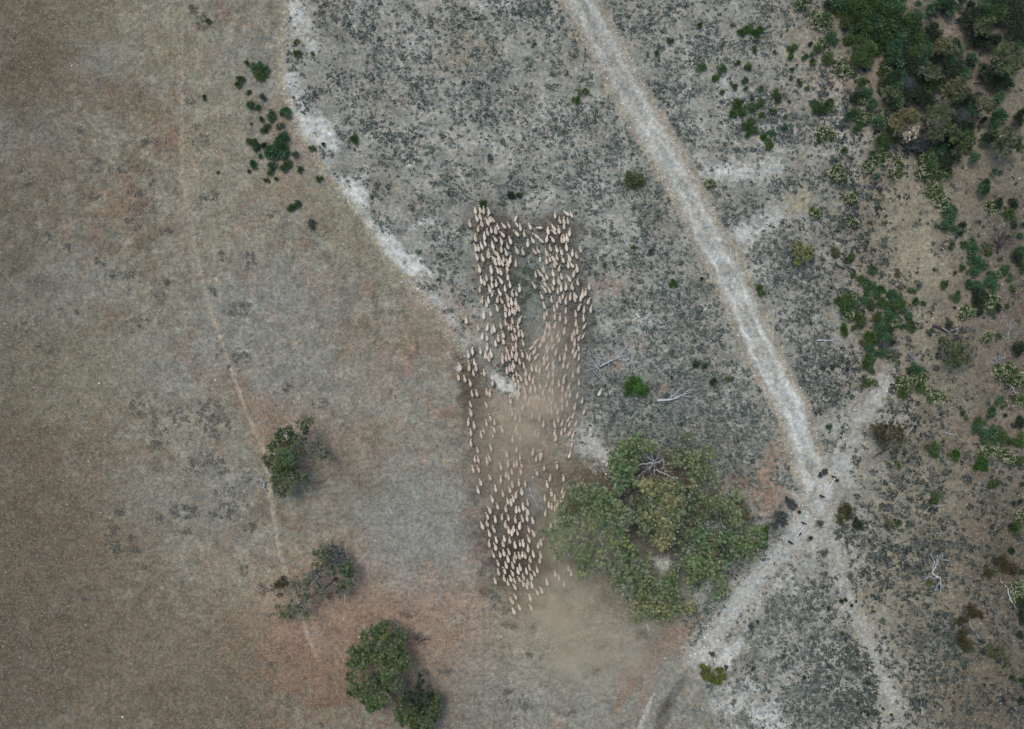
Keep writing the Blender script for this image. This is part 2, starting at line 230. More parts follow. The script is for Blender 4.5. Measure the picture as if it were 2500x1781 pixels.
def soil_map(x, y):
    """pigment of the soil, with painted vignette and contact shade, at world x,y: returns colours (n,3)"""
    px, py = pxof(x, y)
    wx = fbm(px, py, 60, 1, 4); wy = fbm(px, py, 60, 11, 4); w2 = fbm(px, py, 18, 21, 3)
    s = side(px+wx*10+w2*5, py+wy*10)
    f1 = fbm(px, py, 190, 31, 4)[:, None]; f2 = fbm(px+900, py, 120, 32, 4)[:, None]; f3 = fbm(px, py+700, 45, 33, 4)[:, None]; f4 = fbm(px, py, 15, 36, 2)[:, None]; f6 = fbm(px, py, 9, 39, 1)[:, None]; f5 = fbm(px, py, 26, 37, 4)[:, None]
    pad = C['khaki']*.5+C['grey']*.5
    pad = pad+(C['grey']-pad)*sstep(.0, .5, f1)*.8
    pad = pad+(C['brown']-pad)*sstep(.05, .55, f2)*.7
    pad = pad+(C['red']-pad)*sstep(.15, .6, f3+.5*f1)*.55
    pad = pad+(C['khaki']-pad)*sstep(.1, .6, -f3)*.5
    pad = pad+(C['straw']-pad)*sstep(.05, .6, f5+.3*f4)*.35
    pad = pad+(C['brown']-pad)*sstep(.05, .6, -f5+.3*f4)*.38
    f7 = fbm(px+300, py, 38, 71, 3)[:, None]; pad = pad*(1+.18*f7)*(1+.34*f4+.16*f6)
    pad = pad+(C['grey']*.62-pad)*sstep(.25, .6, .7*f7+.7*f4)*.5
    pad = pad*np.array([1.01, 1.0, .995])
    scr = C['scrub']+(C['pink']-C['scrub'])*sstep(.0, .6, f2)*.45
    scr = scr+(C['slate']-scr)*sstep(.0, .55, f3*.7+f1*.5)*.45
    scr = scr+(C['pale']-scr)*sstep(.05, .6, -f3-.3*f5)*.5
    scr = scr+(C['slate']*.86-scr)*sstep(-.2, .35, .8*f5+1.1*f4)*.42
    scr = scr*(1+.20*f4+.12*f6)
    rt = sstep(1950, 2250, px-(py-900)*.15+wx*80)[:, None]       # towards the wood the soil turns to brown leaf litter, its tone also lowered as painted falloff
    lit = C['khaki']*.55+C['pink']*.45; lit = lit+(C['brown']-lit)*sstep(-.2, .6, f2)*.5
    scr = scr+(lit*.66*(1+.25*f4+.1*f6)-scr)*rt*.85
    k = sstep(-5, 5, s)[:, None]; col = pad*(1-k)+scr*k
    # bank: straw verge and pale clay behind it
    ok = (sstep(-60, 20, py)*(1-sstep(830, 900, py)))
    v = np.exp(-((s+2)/11.0)**2)*ok; col += (C['straw']*1.12-col)*(v*.8)[:, None]
    v = np.exp(-((s-26-14*wx)/24.0)**2)*ok*sstep(-.25, .35, wy+.4*w2); col += (C['pale']-col)*(v*.6)[:, None]
    for bx, by, rx, ry, ro, cn, st, rg in BLOTCH:
        m = (np.abs(px-bx) < max(rx, ry)*1.9) & (np.abs(py-by) < max(rx, ry)*1.9)
        if not m.any(): continue
        a = R(ro); dx = px[m]-bx; dy = py[m]-by; ca, sa = math.cos(a), math.sin(a)
        u = (dx*ca+dy*sa)/rx; vv = (-dx*sa+dy*ca)/ry
        d = np.hypot(u, vv)+rg*(.5*wx[m]+.65*w2[m]+.5*f4[m, 0])
        soft = .7 if cn == 'white' else .9 if cn == 'pale' else 1.35
        k = sstep(1+soft*.45, 1-soft*.55, d) if False else 1-sstep(1-soft*.55, 1+soft*.45, d)
        if cn in ('white', 'pale'): k = k*np.clip(.78+.9*f4[m, 0]+.5*f6[m, 0]+.5*f5[m, 0], .2, 1)
        if cn == 'dark': k = np.clip(k*1.3, 0, 1)  # deepens dark earth; between the sheep it doubles as painted contact shade
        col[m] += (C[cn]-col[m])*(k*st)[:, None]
    # tracks
    for ti, (pts, hw, st) in enumerate(((TRACK, 46, 1), (TRACK2, 44, .75), (TRACK3, 27, .6))):
        d, t = pdist(px, py, pts); d = d+9*wx+7*w2
        base = C['scrub']*.62+C['pale']*.38
        if ti == 1: tp = sstep(.28, .5, t); hw = 20+25*tp; st = .22+.5*tp[:, None]
        if ti == 0:                                     # more clay shows on the lower half
            cl = .35+sstep(.3, .45, t)*.6; base = base[None, :]+(C['white']*.9-base)*(sstep(-.3, .45, .75*fbm(t*1500, d*8, 75, 81, 3)+wx*.8+.2*f5[:, 0]+.05)*cl)[:, None]
            rut = np.exp(-((d-20)/7)**2)*.22-np.exp(-(d/7)**2)*.12; base = base*(1+rut)[:, None]
        e = 1-sstep(hw-13, hw+12, d+4*f4[:, 0]); core = (1-sstep(.35, .85, d/hw))
        edge = C['straw']*.35+C['scrub']*.3+C['pink']*.33
        g = edge+(base-edge)*core[:, None]
        g = g*(1+.08*f4+.22*fbm(t*1500, d*11, 60, 85, 3)[:, None])
        col += (g-col)*(e[:, None]*(.92 if ti == 0 else st))
        if ti == 0:
            v = np.exp(-((d-hw-4)/6)**2)*sstep(-.4, .3, wy); col += (C['brown']*1.2-col)*(v*.25)[:, None]
    d, t = pdist(px, py, TRAIL); d = d+2.5*w2
    st = (1-sstep(2.5, 7, d))*(.38+.5*sstep(.2, .45, t)); st = st*(1-sstep(.9, .99, t)); col += ((C['pink']+C['straw'])*.62-col)*st[:, None]
    d, t = pdist(px, py, [(446,240),(444,330),(450,470)]); col += (C['straw']*1.1-col)*((1-sstep(2, 16, d))*.3)[:, None]
    # the worn side track is a braid of chalky wheel lines
    d, t = pdist(px, py, TRACK2); sg = np.sin((d+6*wx)/5.5)*.5+.5; v = (1-sstep(30, 52, d))*sg*sstep(-.3, .4, f5[:, 0]+.2)*sstep(.25, .45, t)
    col += (C['white']*.85-col)*(v*.55)[:, None]
    # lens vignette painted into the soil: darker towards left, right and lower left edges
    edge_vig = np.maximum(sstep(420, -60, px)*.8, sstep(520, -80, px)*sstep(1050, 1500, py)); edge_vig = np.maximum(edge_vig, .85*sstep(2180, 2520, px)); edge_vig = np.maximum(edge_vig, .5*sstep(1500, 1820, py)*(px < 1250))
    col *= (1-.34*np.clip(edge_vig+.25*f2[:, 0], 0, 1))[:, None]
    return np.clip(col, .02, .8)

# ---------------------------------------------------------------- ground sheet, graded finer in the middle and reaching the horizon
def axis(half, step):
    a = np.arange(0, half+step, step); out = []; v = a[-1]; s = step
    while v < 2500: s *= 1.35; v += s; out.append(v)
    a = np.concatenate([a, out]); return np.concatenate([-a[:0:-1], a])
def sheet(name, xs, ys, keep=None, lift=0.0):
    X, Y = np.meshgrid(xs, ys, indexing='ij'); x = X.ravel(); y = Y.ravel()
    z = hgt(x, y)*np.clip(1.6-np.maximum(abs(x), abs(y))/400, 0, 1)+lift
    nx, ny = len(xs), len(ys); i = np.arange(nx-1)[:, None]*ny+np.arange(ny-1)[None, :]; i = i.ravel()
    f = np.stack([i, i+ny, i+ny+1, i+1], 1)
    if keep is not None:
        k = keep(x, y); f = f[k[f].all(1)]
        used = np.unique(f); rm = np.full(len(x), -1); rm[used] = np.arange(len(used)); f = rm[f]; x, y, z = x[used], y[used], z[used]
    cx = np.clip(x, -120, 120); cy = np.clip(y, -100, 100)
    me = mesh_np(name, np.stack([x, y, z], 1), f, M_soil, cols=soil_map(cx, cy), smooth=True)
    return link(bpy.data.objects.new(name, me))
XS, YS = axis(84, .165), axis(61, .165)
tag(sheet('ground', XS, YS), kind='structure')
xi = XS[abs(XS) < 84]; yi = YS[abs(YS) < 61]
def near(pts, hw):
    def f(x, y):
        px, py = pxof(x, y); d, t = pdist(px, py, pts); return d+4*fbm(px, py, 18, 21, 3) < hw
    return f
k1 = near(TRACK, 48); k2 = near(TRACK2, 46); k3 = near(TRACK3, 28)
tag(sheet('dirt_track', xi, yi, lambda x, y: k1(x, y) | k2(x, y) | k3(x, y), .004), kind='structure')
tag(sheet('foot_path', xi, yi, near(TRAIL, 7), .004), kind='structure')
# ---------------------------------------------------------------- ground cover nobody could count
def on_track(px, py):
    a = pdist(px, py, TRACK)[0] < 46; b = pdist(px, py, TRACK2)[0] < 24; c = pdist(px, py, TRACK3)[0] < 14
    return a, b, c
def leaf_quads(c, nrm, tang, ln, wd):
    """rhombus leaves: centres, normals, direction, length, width"""
    tang = tang/np.linalg.norm(tang, axis=1, keepdims=True); b = np.cross(nrm, tang); b /= np.linalg.norm(b, axis=1, keepdims=True)+1e-9
    ln = ln[:, None]*.5; wd = wd[:, None]*.5
    v = np.stack([c-tang*ln, c+b*wd, c+tang*ln, c-b*wd], 1).reshape(-1, 3)
    f = np.arange(len(c)*4).reshape(-1, 4); return v, f
def scatter(n, x0=-60, x1=2560, y0=-60, y1=1841):
    return rng.uniform(x0, x1, n), rng.uniform(y0, y1, n)
def rt0(px, py): return sstep(1900, 2200, px)
def build_scrub():
    px, py = scatter(230000); s = side(px, py)
    dens = np.where(s > 12, .60, 0.0)
    cl = fbm(px, py, 46, 50, 4); dens = dens*np.clip(.70+2.4*cl+1.2*fbm(px, py, 15, 51, 3), .05, 2.4)
    for x, y, rx, ry, e in DENSE:
        d = np.hypot((px-x)/rx, (py-y)/ry)+.5*fbm(px, py, 40, 55, 3); dens += (1-sstep(.5, 1.3, d))*e*.42*(s > 8)
    # pale clay keeps nearly bare
    for bx, by, rx, ry, ro, cn, st, rg in BLOTCH:
        if cn in ('white',) or (cn == 'straw' and st > .4) or (cn == 'pale' and st > .5) or cn in ('red', 'dark'):
            a = R(ro); dx = px-bx; dy = py-by; u = (dx*math.cos(a)+dy*math.sin(a))/rx; v = (-dx*math.sin(a)+dy*math.cos(a))/ry
            d = np.hypot(u, v)+.4*fbm(px, py, 18, 21, 3); dens *= 1-.88*st*(1-sstep(.75, 1.15, d))
    a, b, c = on_track(px, py); dens[a] = 0; dens[b] *= .10; dens[c] *= .18
    dens *= 1-.45*rt0(px, py); wood = sstep(2150, 2350, px-(py-400)*.1)*(1-sstep(900, 1150, py)); dens *= 1-.75*wood
    d = np.hypot((px-1295)/35, (py-760)/120); dens *= 1-.8*(1-sstep(.7, 1.2, d))
    m = rng.random(len(px)) < dens*.62; px, py = px[m], py[m]; n = len(px)
    rt = sstep(1850, 2150, px)                            # rounder, darker, more separate clumps to the right
    r = (rng.gamma(2.6, .050, n)+.07)*(1+.30*rt)
    K = 11; x, y = (px-CX)/PX, (CY-py)/PX; z = hgt(x, y)
    ang = rng.uniform(0, 2*np.pi, (n, K)); rr = np.sqrt(rng.random((n, K)))*r[:, None]
    # lop-sided clumps: many are crescents opening to the lower left
    off = rng.normal(0, .35, (n, K)); arc = rng.random(n) < .3
    ang = np.where(arc[:, None], R(55)+rng.normal(0, .9, (n, K)), ang); rr = np.where(arc[:, None], r[:, None]*(.75+.25*rng.random((n, K))), rr)
    cx = x[:, None]+np.cos(ang)*rr; cy = y[:, None]+np.sin(ang)*rr; cz = z[:, None]+np.clip(.55*r[:, None]-.45*rr, .03, 1)+rng.uniform(0, .06, (n, K))
    c = np.stack([cx, cy, cz], -1).reshape(-1, 3)
    nr = np.stack([np.cos(ang)*.6, np.sin(ang)*.6, np.ones_like(ang)], -1).reshape(-1, 3)+rng.normal(0, .5, (n*K, 3)); nr /= np.linalg.norm(nr, axis=1, keepdims=True)
    tg = np.cross(nr, rng.normal(0, 1, (n*K, 3)))
    R_ = np.repeat(r, K); v, f = leaf_quads(c, nr, tg, R_*rng.uniform(.7, 1.3, n*K), R_*rng.uniform(.35, .75, n*K))
    pal = np.array([(.112,.142,.132),(.142,.172,.155),(.074,.094,.090),(.19,.21,.19),(.12,.152,.118),(.225,.24,.218)])
    base = pal[rng.integers(0, 6, n)]*rng.uniform(.75, 1.25, (n, 1)); base *= (1-.42*rt)[:, None]
    col = np.repeat(np.repeat(base, K, 0)*rng.uniform(.6, 1.4, (n*K, 1)), 4, 0)
    o = link(bpy.data.objects.new('saltbush', mesh_np('saltbush', v, f, M_scrub, col)))
    tag(o, 'low grey green saltbush clumps dotted over the pale scrub ground', 'ground cover', kind='stuff')
build_scrub()

# dark tussocks in rings and clusters on the left paddock: x, y, rx, ry, n
TUSS = [(330,520,60,45,26),(330,470,40,20,10),(225,480,20,12,8),(410,565,18,12,7),(300,672,40,9,12),(410,690,14,8,6),(510,480,30,20,14),(610,630,22,22,16),(545,625,14,12,8),(580,755,40,22,26),(520,715,18,14,8),(590,880,30,25,18),(560,870,50,30,12),
 (350,1000,45,25,18),(380,1050,40,30,16),(450,1010,55,30,22),(385,1090,35,16,14),(515,1000,40,30,24),(530,1040,45,35,34),(500,1120,50,22,22),(480,1145,30,16,10),(540,1140,18,30,14),(450,1250,40,22,36),(390,1265,12,8,6),(560,1215,60,40,34),(545,1255,40,18,22),
 (290,1253,18,10,12),(280,1295,14,10,8),(275,1330,22,12,10),(285,1345,16,8,8),(330,1345,18,8,8),(350,1385,22,6,8),(320,1315,8,8,5),(460,1300,16,9,8),(605,1165,12,12,6),(595,1395,12,16,8),(610,1290,20,20,8),(800,1335,30,12,10),(780,985,24,14,10),(700,950,16,12,8),
 (660,520,20,12,6),(205,1465,8,6,4),(205,1463,4,5,3),(190,1445,5,4,3),(150,1505,10,4,4),(265,1590,6,8,3),(290,1770,8,8,3),(475,25,16,14,8),(490,55,30,25,18),(35,235,10,8,4),(33,90,8,8,3),(50,420,6,6,3),(28,165,6,6,3),(200,320,8,14,6),(235,395,14,8,6),
 (70,448,12,6,4),(155,430,8,8,3),(370,445,14,8,6),(250,640,20,12,6),(190,760,10,8,4),(330,790,40,16,10),(165,605,16,10,6),(120,575,14,8,5),(60,800,40,20,10),(110,850,40,20,10),(470,250,20,10,6),(480,310,12,12,6),(490,345,30,20,12),(375,345,40,10,10),(280,420,40,8,8),
 (1210,1460,14,10,8),(1235,1490,12,8,5),(1215,1475,16,14,6),(1230,1525,10,8,9),(1253,1531,10,6,7),(1305,1530,12,10,7),(1290,1600,10,8,5),(1325,1605,8,8,5),(1270,1720,34,24,22),(1250,1760,14,20,8),(1240,1690,16,10,8),(1550,1660,30,10,8),(1570,1550,18,14,20),(1430,1655,8,6,4),
 (1390,1740,20,12,8),(960,1520,26,10,14),(1000,1500,24,10,12),(1020,1550,14,8,10),(985,1560,16,5,10),(1040,1640,12,6,10),(1090,1640,20,6,10),(665,1500,8,5,4),(660,1620,8,6,4),(705,1612,10,6,4),(1200,1440,6,5,3),(1470,1640,30,16,8),(640,1440,24,18,10),(700,1700,10,8,4),(785,1770,6,5,4)]
def build_tuss():
    P = []
    for x, y, rx, ry, n in TUSS:
        for k in range(int(n*1.5)):
            a = rng.uniform(0, 6.28); q = math.sqrt(rng.random())*.5+.5*rng.random(); P.append((x+math.cos(a)*rx*q, y+math.sin(a)*ry*q, rng.uniform(.12, .34)))
    px, py = scatter(1500); m = (side(px, py) < -20) & (fbm(px, py, 80, 60, 3) > -.1); P += [(a, b, c) for a, b, c in zip(px[m], py[m], rng.uniform(.06, .2, m.sum()))]
    P = np.array(P); n = len(P); K = 11
    x = (P[:, 0]-CX)/PX; y = (CY-P[:, 1])/PX; z = hgt(x, y); r = P[:, 2]
    ang = rng.uniform(0, 6.283, (n, K)); rr = np.sqrt(rng.random((n, K)))*r[:, None]*1.25
    c = np.stack([x[:, None]+np.cos(ang)*rr, y[:, None]+np.sin(ang)*rr, z[:, None]+.02+.35*np.abs(r[:, None]-rr)+rng.uniform(0, .05, (n, K))], -1).reshape(-1, 3)
    nr = rng.normal(0, .45, (n*K, 3))+np.array([0, 0, 1.]); nr /= np.linalg.norm(nr, axis=1, keepdims=True); tg = np.cross(nr, rng.normal(0, 1, (n*K, 3))); R_ = np.repeat(r, K)
    v, f = leaf_quads(c, nr, tg, R_*rng.uniform(.6, 1.4, n*K), R_*rng.uniform(.2, .5, n*K))
    pal = np.array([(.12,.124,.105),(.10,.108,.10),(.14,.135,.11),(.175,.166,.14)]); base = pal[rng.integers(0, 4, n)]
    col = np.repeat(np.repeat(base, K, 0)*rng.uniform(.6, 1.5, (n*K, 1)), 4, 0)
    tag(link(bpy.data.objects.new('grass_tussocks', mesh_np('grass_tussocks', v, f, M_scrub, col))), 'dark grey tussocks in rings and clusters over the brown paddock', 'ground cover', kind='stuff')
build_tuss()
def build_straw():
    px, py = scatter(500000); s = side(px, py)
    d = np.where(s < -6, .62, .26); d = np.where(abs(s) < 14, .55, d); rt = px-(py-900)*.1 > 2120; d = np.where(rt, .42, d)
    a, b, c = on_track(px, py); d[a] = .03; d[b] *= .3; d *= np.clip(.8+.9*fbm(px, py, 70, 65, 4), .15, 1.5)
    for bx, by, rx, ry, ro, cn, st, rg in BLOTCH:
        if cn in ('white', 'dark'):
            q = np.hypot((px-bx)/rx, (py-by)/ry); d *= 1-.85*st*(1-sstep(.7, 1.2, q))
    m = rng.random(len(px)) < d; px, py = px[m], py[m]; n = len(px)
    x = (px-CX)/PX; y = (CY-py)/PX; z = hgt(x, y)+rng.uniform(.02, .07, n)
    fl = fbm(px, py, 120, 66, 2)*1.6+.5; a = fl+rng.normal(0, .9, n)
    tg = np.stack([np.cos(a), np.sin(a), rng.uniform(-.15, .35, n)], 1); nr = rng.normal(0, .3, (n, 3))+np.array([0, 0, 1.])
    v, f = leaf_quads(np.stack([x, y, z], 1), nr/np.linalg.norm(nr, axis=1, keepdims=True), tg, rng.uniform(.14, .45, n), rng.uniform(.025, .07, n))
    pal = np.array([(.44,.39,.28),(.36,.33,.25),(.40,.38,.34),(.27,.24,.19),(.10,.095,.08),(.14,.13,.11),(.10,.09,.075),(.34,.31,.22)]); col = pal[rng.integers(0, 8, n)]*rng.uniform(.8, 1.15, (n, 1))
    tag(link(bpy.data.objects.new('dry_grass', mesh_np('dry_grass', v, f, M_straw, np.repeat(col, 4, 0)))), 'short dry straw coloured grass lying over the paddock soil', 'dry grass', kind='stuff')
build_straw()
def build_stones():
    P = []
    for pts, hw, n in ((TRACK, 44, 2300), (TRACK2, 40, 900), (TRACK3, 30, 400)):
        q = np.array(pts, float); L = np.linalg.norm(np.diff(q, axis=0), axis=1); cum = np.r_[0, np.cumsum(L)]
        u = rng.uniform(0, cum[-1], n); X = np.interp(u, cum, q[:, 0]); Y = np.interp(u, cum, q[:, 1]); i = np.clip(np.searchsorted(cum, u)-1, 0, len(L)-1)
        t = (q[i+1]-q[i])/L[i][:, None]; o = np.where(rng.random(n) < .68, rng.choice([-1, 1], n)*rng.normal(hw-8, 9, n), rng.uniform(-hw, hw, n))
        P.append(np.stack([X-t[:, 1]*o, Y+t[:, 0]*o, rng.gamma(2.2, .018, n)+.022], 1))
    px, py = scatter(5200); s = side(px, py); m = (s > 0) | (rng.random(5200) < .25); P.append(np.stack([px, py, rng.gamma(2.5, .016, 5200)+.022], 1)[m])
    n = 650; y = rng.uniform(-20, 950, n); x = np.interp(y, BND[:, 1], BND[:, 0])+rng.normal(2, 13, n); P.append(np.stack([x, y, rng.gamma(3, .016, n)+.03], 1))
    for cx, cy, r_, n in ((1540,1190,60,60),(1500,1160,40,80),(1480,1140,30,60),(1780,1210,30,70),(1690,1300,30,60),(1630,1160,30,40),(1600,1080,20,40),(1765,1700,60,80),(1700,1580,60,160),(1120,900,8,4),(1230,1000,10,20),(1400,1050,30,40),(1850,420,40,40)):
        P.append(np.stack([rng.normal(cx, r_*.6, n), rng.normal(cy, r_*.5, n), rng.gamma(3, .018, n)+.03], 1))
    P = np.concatenate(P); n = len(P); x = (P[:, 0]-CX)/PX; y = (CY-P[:, 1])/PX; z = hgt(x, y); r = P[:, 2]
    b = np.array([(1,0,0),(0,1,0),(-1,0,0),(0,-1,0),(0,0,.8)], float)
    v = b[None]*r[:, None, None]*rng.uniform(.6, 1.25, (n, 5, 1)); a = rng.uniform(0, 6.28, n); ca, sa = np.cos(a)[:, None], np.sin(a)[:, None]
    v = np.stack([v[..., 0]*ca-v[..., 1]*sa+x[:, None], v[..., 0]*sa+v[..., 1]*ca+y[:, None], v[..., 2]+z[:, None]+.006], -1).reshape(-1, 3)
    f = (np.array([(0,1,4),(1,2,4),(2,3,4),(3,0,4)])[None]+5*np.arange(n)[:, None, None]).reshape(-1, 3)
    col = np.where(rng.random((n, 1)) < .5, np.array([(.78,.75,.70)]), np.array([(.50,.46,.40)]))*rng.uniform(.7, 1.05, (n, 1))
    tag(link(bpy.data.objects.new('gravel', mesh_np('gravel', v, f, M_stone, np.repeat(col, 5, 0)))), 'small white quartz stones along the track edges and scrub', 'gravel', kind='stuff')
build_stones()
def build_twigs():
    px, py = scatter(9000); s = side(px, py); m = (s > 15) & (rng.random(9000) < .6); px, py = px[m], py[m]; n = len(px)
    x = (px-CX)/PX; y = (CY-py)/PX; z = hgt(x, y)+.05; a = rng.uniform(0, 6.28, n)
    nr = np.tile([0, 0, 1.], (n, 1)); tg = np.stack([np.cos(a), np.sin(a), 0*a+.05], 1)
    v, f = leaf_quads(np.stack([x, y, z], 1), nr, tg, rng.uniform(.3, .9, n), rng.uniform(.02, .05, n))
    col = np.where(rng.random((n, 1)) < .45, np.array([(.05,.045,.045)]), np.array([(.36,.36,.36)]))
    tag(link(bpy.data.objects.new('twig_litter', mesh_np('twig_litter', v, f, M_straw, np.repeat(col, 4, 0)))), 'fallen grey and dark twigs strewn over the scrub ground', 'twigs', kind='stuff')
build_twigs()
# ---------------------------------------------------------------- sheep
def sheep_mesh(name, bend, stretch, material):
    bv = [((0,-.40,.62),.20,.215),((0,-.14,.64),.205,.235),((0,.14,.65),.165,.21),((bend*.10,.33,.70),.105,.14),((bend*.26,.47,.79),.075,.085),((bend*.42,.57,.78),.068,.075),((bend*.56,.69,.70),.040,.045)]
    vs = [b[0] for b in bv]; rad = [(b[1], b[2]) for b in bv]; es = [(i, i+1) for i in range(len(bv)-1)]
    def add(p, r, parent):
        vs.append(p); rad.append(r if isinstance(r, tuple) else (r, r)); es.append((parent, len(vs)-1)); return len(vs)-1
    for sx in (-1, 1):
        k = -1 if sx*stretch > 0 else 1; s = abs(stretch)
        h = add((sx*.13, -.42-.10*s*k*.5, .42), .085, 0); h = add((sx*.12, -.52-.22*s*k, .27), .042, h); h = add((sx*.12, -.42-.32*s*k, .12), .030, h); add((sx*.12, -.40-.34*s*k, .02), .034, h)
        f = add((sx*.11, .20+.08*s*k, .44), .062, 2); f = add((sx*.11, .24+.22*s*k, .24), .036, f); add((sx*.11, .22+.30*s*k, .02), .032, f)
        add((bend*.36+sx*.13, .50, .80), .022, 5)
    t = add((0, -.60, .62), .05, 0); add((0, -.68, .54), .03, t)
    me = bpy.data.meshes.new(name); me.from_pydata(vs, es, []); o = bpy.data.objects.new('tmp', me); link(o)
    sk = o.modifiers.new('s', 'SKIN'); sk.use_smooth_shade = True
    ss = o.modifiers.new('d', 'SUBSURF'); ss.levels = 1
    for i, r in enumerate(rad): me.skin_vertices[0].data[i].radius = r
    me.skin_vertices[0].data[0].use_root = True
    dg = bpy.context.evaluated_depsgraph_get(); out = bpy.data.meshes.new_from_object(o.evaluated_get(dg), depsgraph=dg)
    bpy.data.objects.remove(o); out.name = name; out.materials.clear(); out.materials.append(material)
    # broad woolly rump seen from above
    n = len(out.vertices); co = np.empty(n*3, np.float32); out.vertices.foreach_get('co', co); co = co.reshape(-1, 3)
    up = np.clip((co[:, 2]-.40)/.15, 0, 1); yy = co[:, 1]; w = 1.05+up*(.18*np.exp(-((yy+.25)/.22)**2)); co[:, 0] *= w
    out.vertices.foreach_set('co', co.ravel()); out.update(); return out
SHM = [sheep_mesh('sheep', b, s, M_fleece[m]) for b, s, m in ((0,.3,0),(.35,-.4,1),(-.3,.5,0),(0,-.7,1),(.15,.8,2),(-.15,-.2,0))]
# zoomed reading of the photograph: (origin x, origin y) then "x y lean" triples; 5.4125 units = 1 photo pixel
T1 = """328 190 15,390 172 12,437 185 0,506 200 5,347 292 22,389 262 12,410 358 15,364 428 0,253 360 15,490 335 22,518 300 20,553 305 30,595 450 8,625 405 18,540 445 8,485 475 18,702 388 35,768 380 25,686 500 35,448 528 12,327 548 12,
455 618 20,410 655 22,370 685 15,333 680 12,348 798 10,425 815 18,590 562 32,557 650 15,674 590 10,788 582 22,752 658 30,670 695 8,502 740 20,492 780 20,595 745 40,735 738 15,875 715 22,955 730 22,570 820 40,635 800 20,700 825 12,788 838 -2,585 870 28,640 865 20,685 880 18,757 880 18,748 950 15,862 885 0,
385 958 12,537 970 12,625 975 15,668 998 12,475 1075 10,543 1075 5,405 1110 15,447 1135 10,385 1225 12,663 1110 32,606 1150 -3,549 1170 15,520 1225 12,757 1060 5,785 1165 8,720 1218 12,648 1270 28,552 1285 -8,815 1280 12,871 1280 5,415 1370 5,500 1370 12,475 1420 10,620 1360 0,675 1380 18,755 1335 18,805 1395 12,862 1400 3,767 1425 12,905 1480 12,617 1475 12,725 1480 15,875 1470 5,820 1505 5,780 1535 5,727 1555 5,850 1520 0,
527 1535 10,440 1570 5,868 280 -22,872 365 28,922 410 5,868 488 40,972 495 20,1048 398 32,1170 415 88,1132 525 45,1185 580 48,1085 580 28,1021 622 0,1108 730 40,1157 718 35,1185 820 -5,1125 1035 20,1105 1180 30,915 1215 0,
1381 245 5,1530 222 60,1595 238 28,1442 318 22,1497 325 18,1550 325 10,1500 390 12,1362 415 38,1367 470 40,1288 455 10,1432 445 5,1573 478 3,1273 560 2,1348 568 32,1468 570 15,1503 560 5,1540 550 15,1316 685 25,1403 700 18,1465 730 12,1533 670 12,1715 700 20,
1265 745 18,1610 750 5,1662 785 25,1570 812 20,1485 835 15,1405 805 18,1350 815 35,1310 825 15,1270 850 5,1385 870 25,1370 905 20,1555 905 12,1600 905 35,1435 950 5,1673 955 3,1630 1020 -5,1225 965 20,1270 1060 18,1180 1020 38,1230 1090 35,1355 1020 20,1465 1060 12,1245 1155 30,1365 1130 12,1430 1120 18,1565 1085 20,1680 1135 18,1528 1195 -5,1605 1195 15,1461 1210 5,1350 1205 15,1245 1230 28,1305 1240 25,1418 1255 10,1832 1190 0,
1205 1315 15,1487 1315 -10,1582 1330 0,1650 1310 30,1637 1350 15,1785 1270 -10,1745 1290 0,1722 1345 3,1333 1365 12,1445 1370 12,1520 1385 3,1826 1380 -18,1236 1445 15,1407 1440 5,1370 1490 8,1698 1465 -15,1763 1500 -5,1855 1490 -8,1523 1510 0,1655 1555 3,1270 1545 8,1240 1590 12,1378 1590 0,1448 1600 0"""
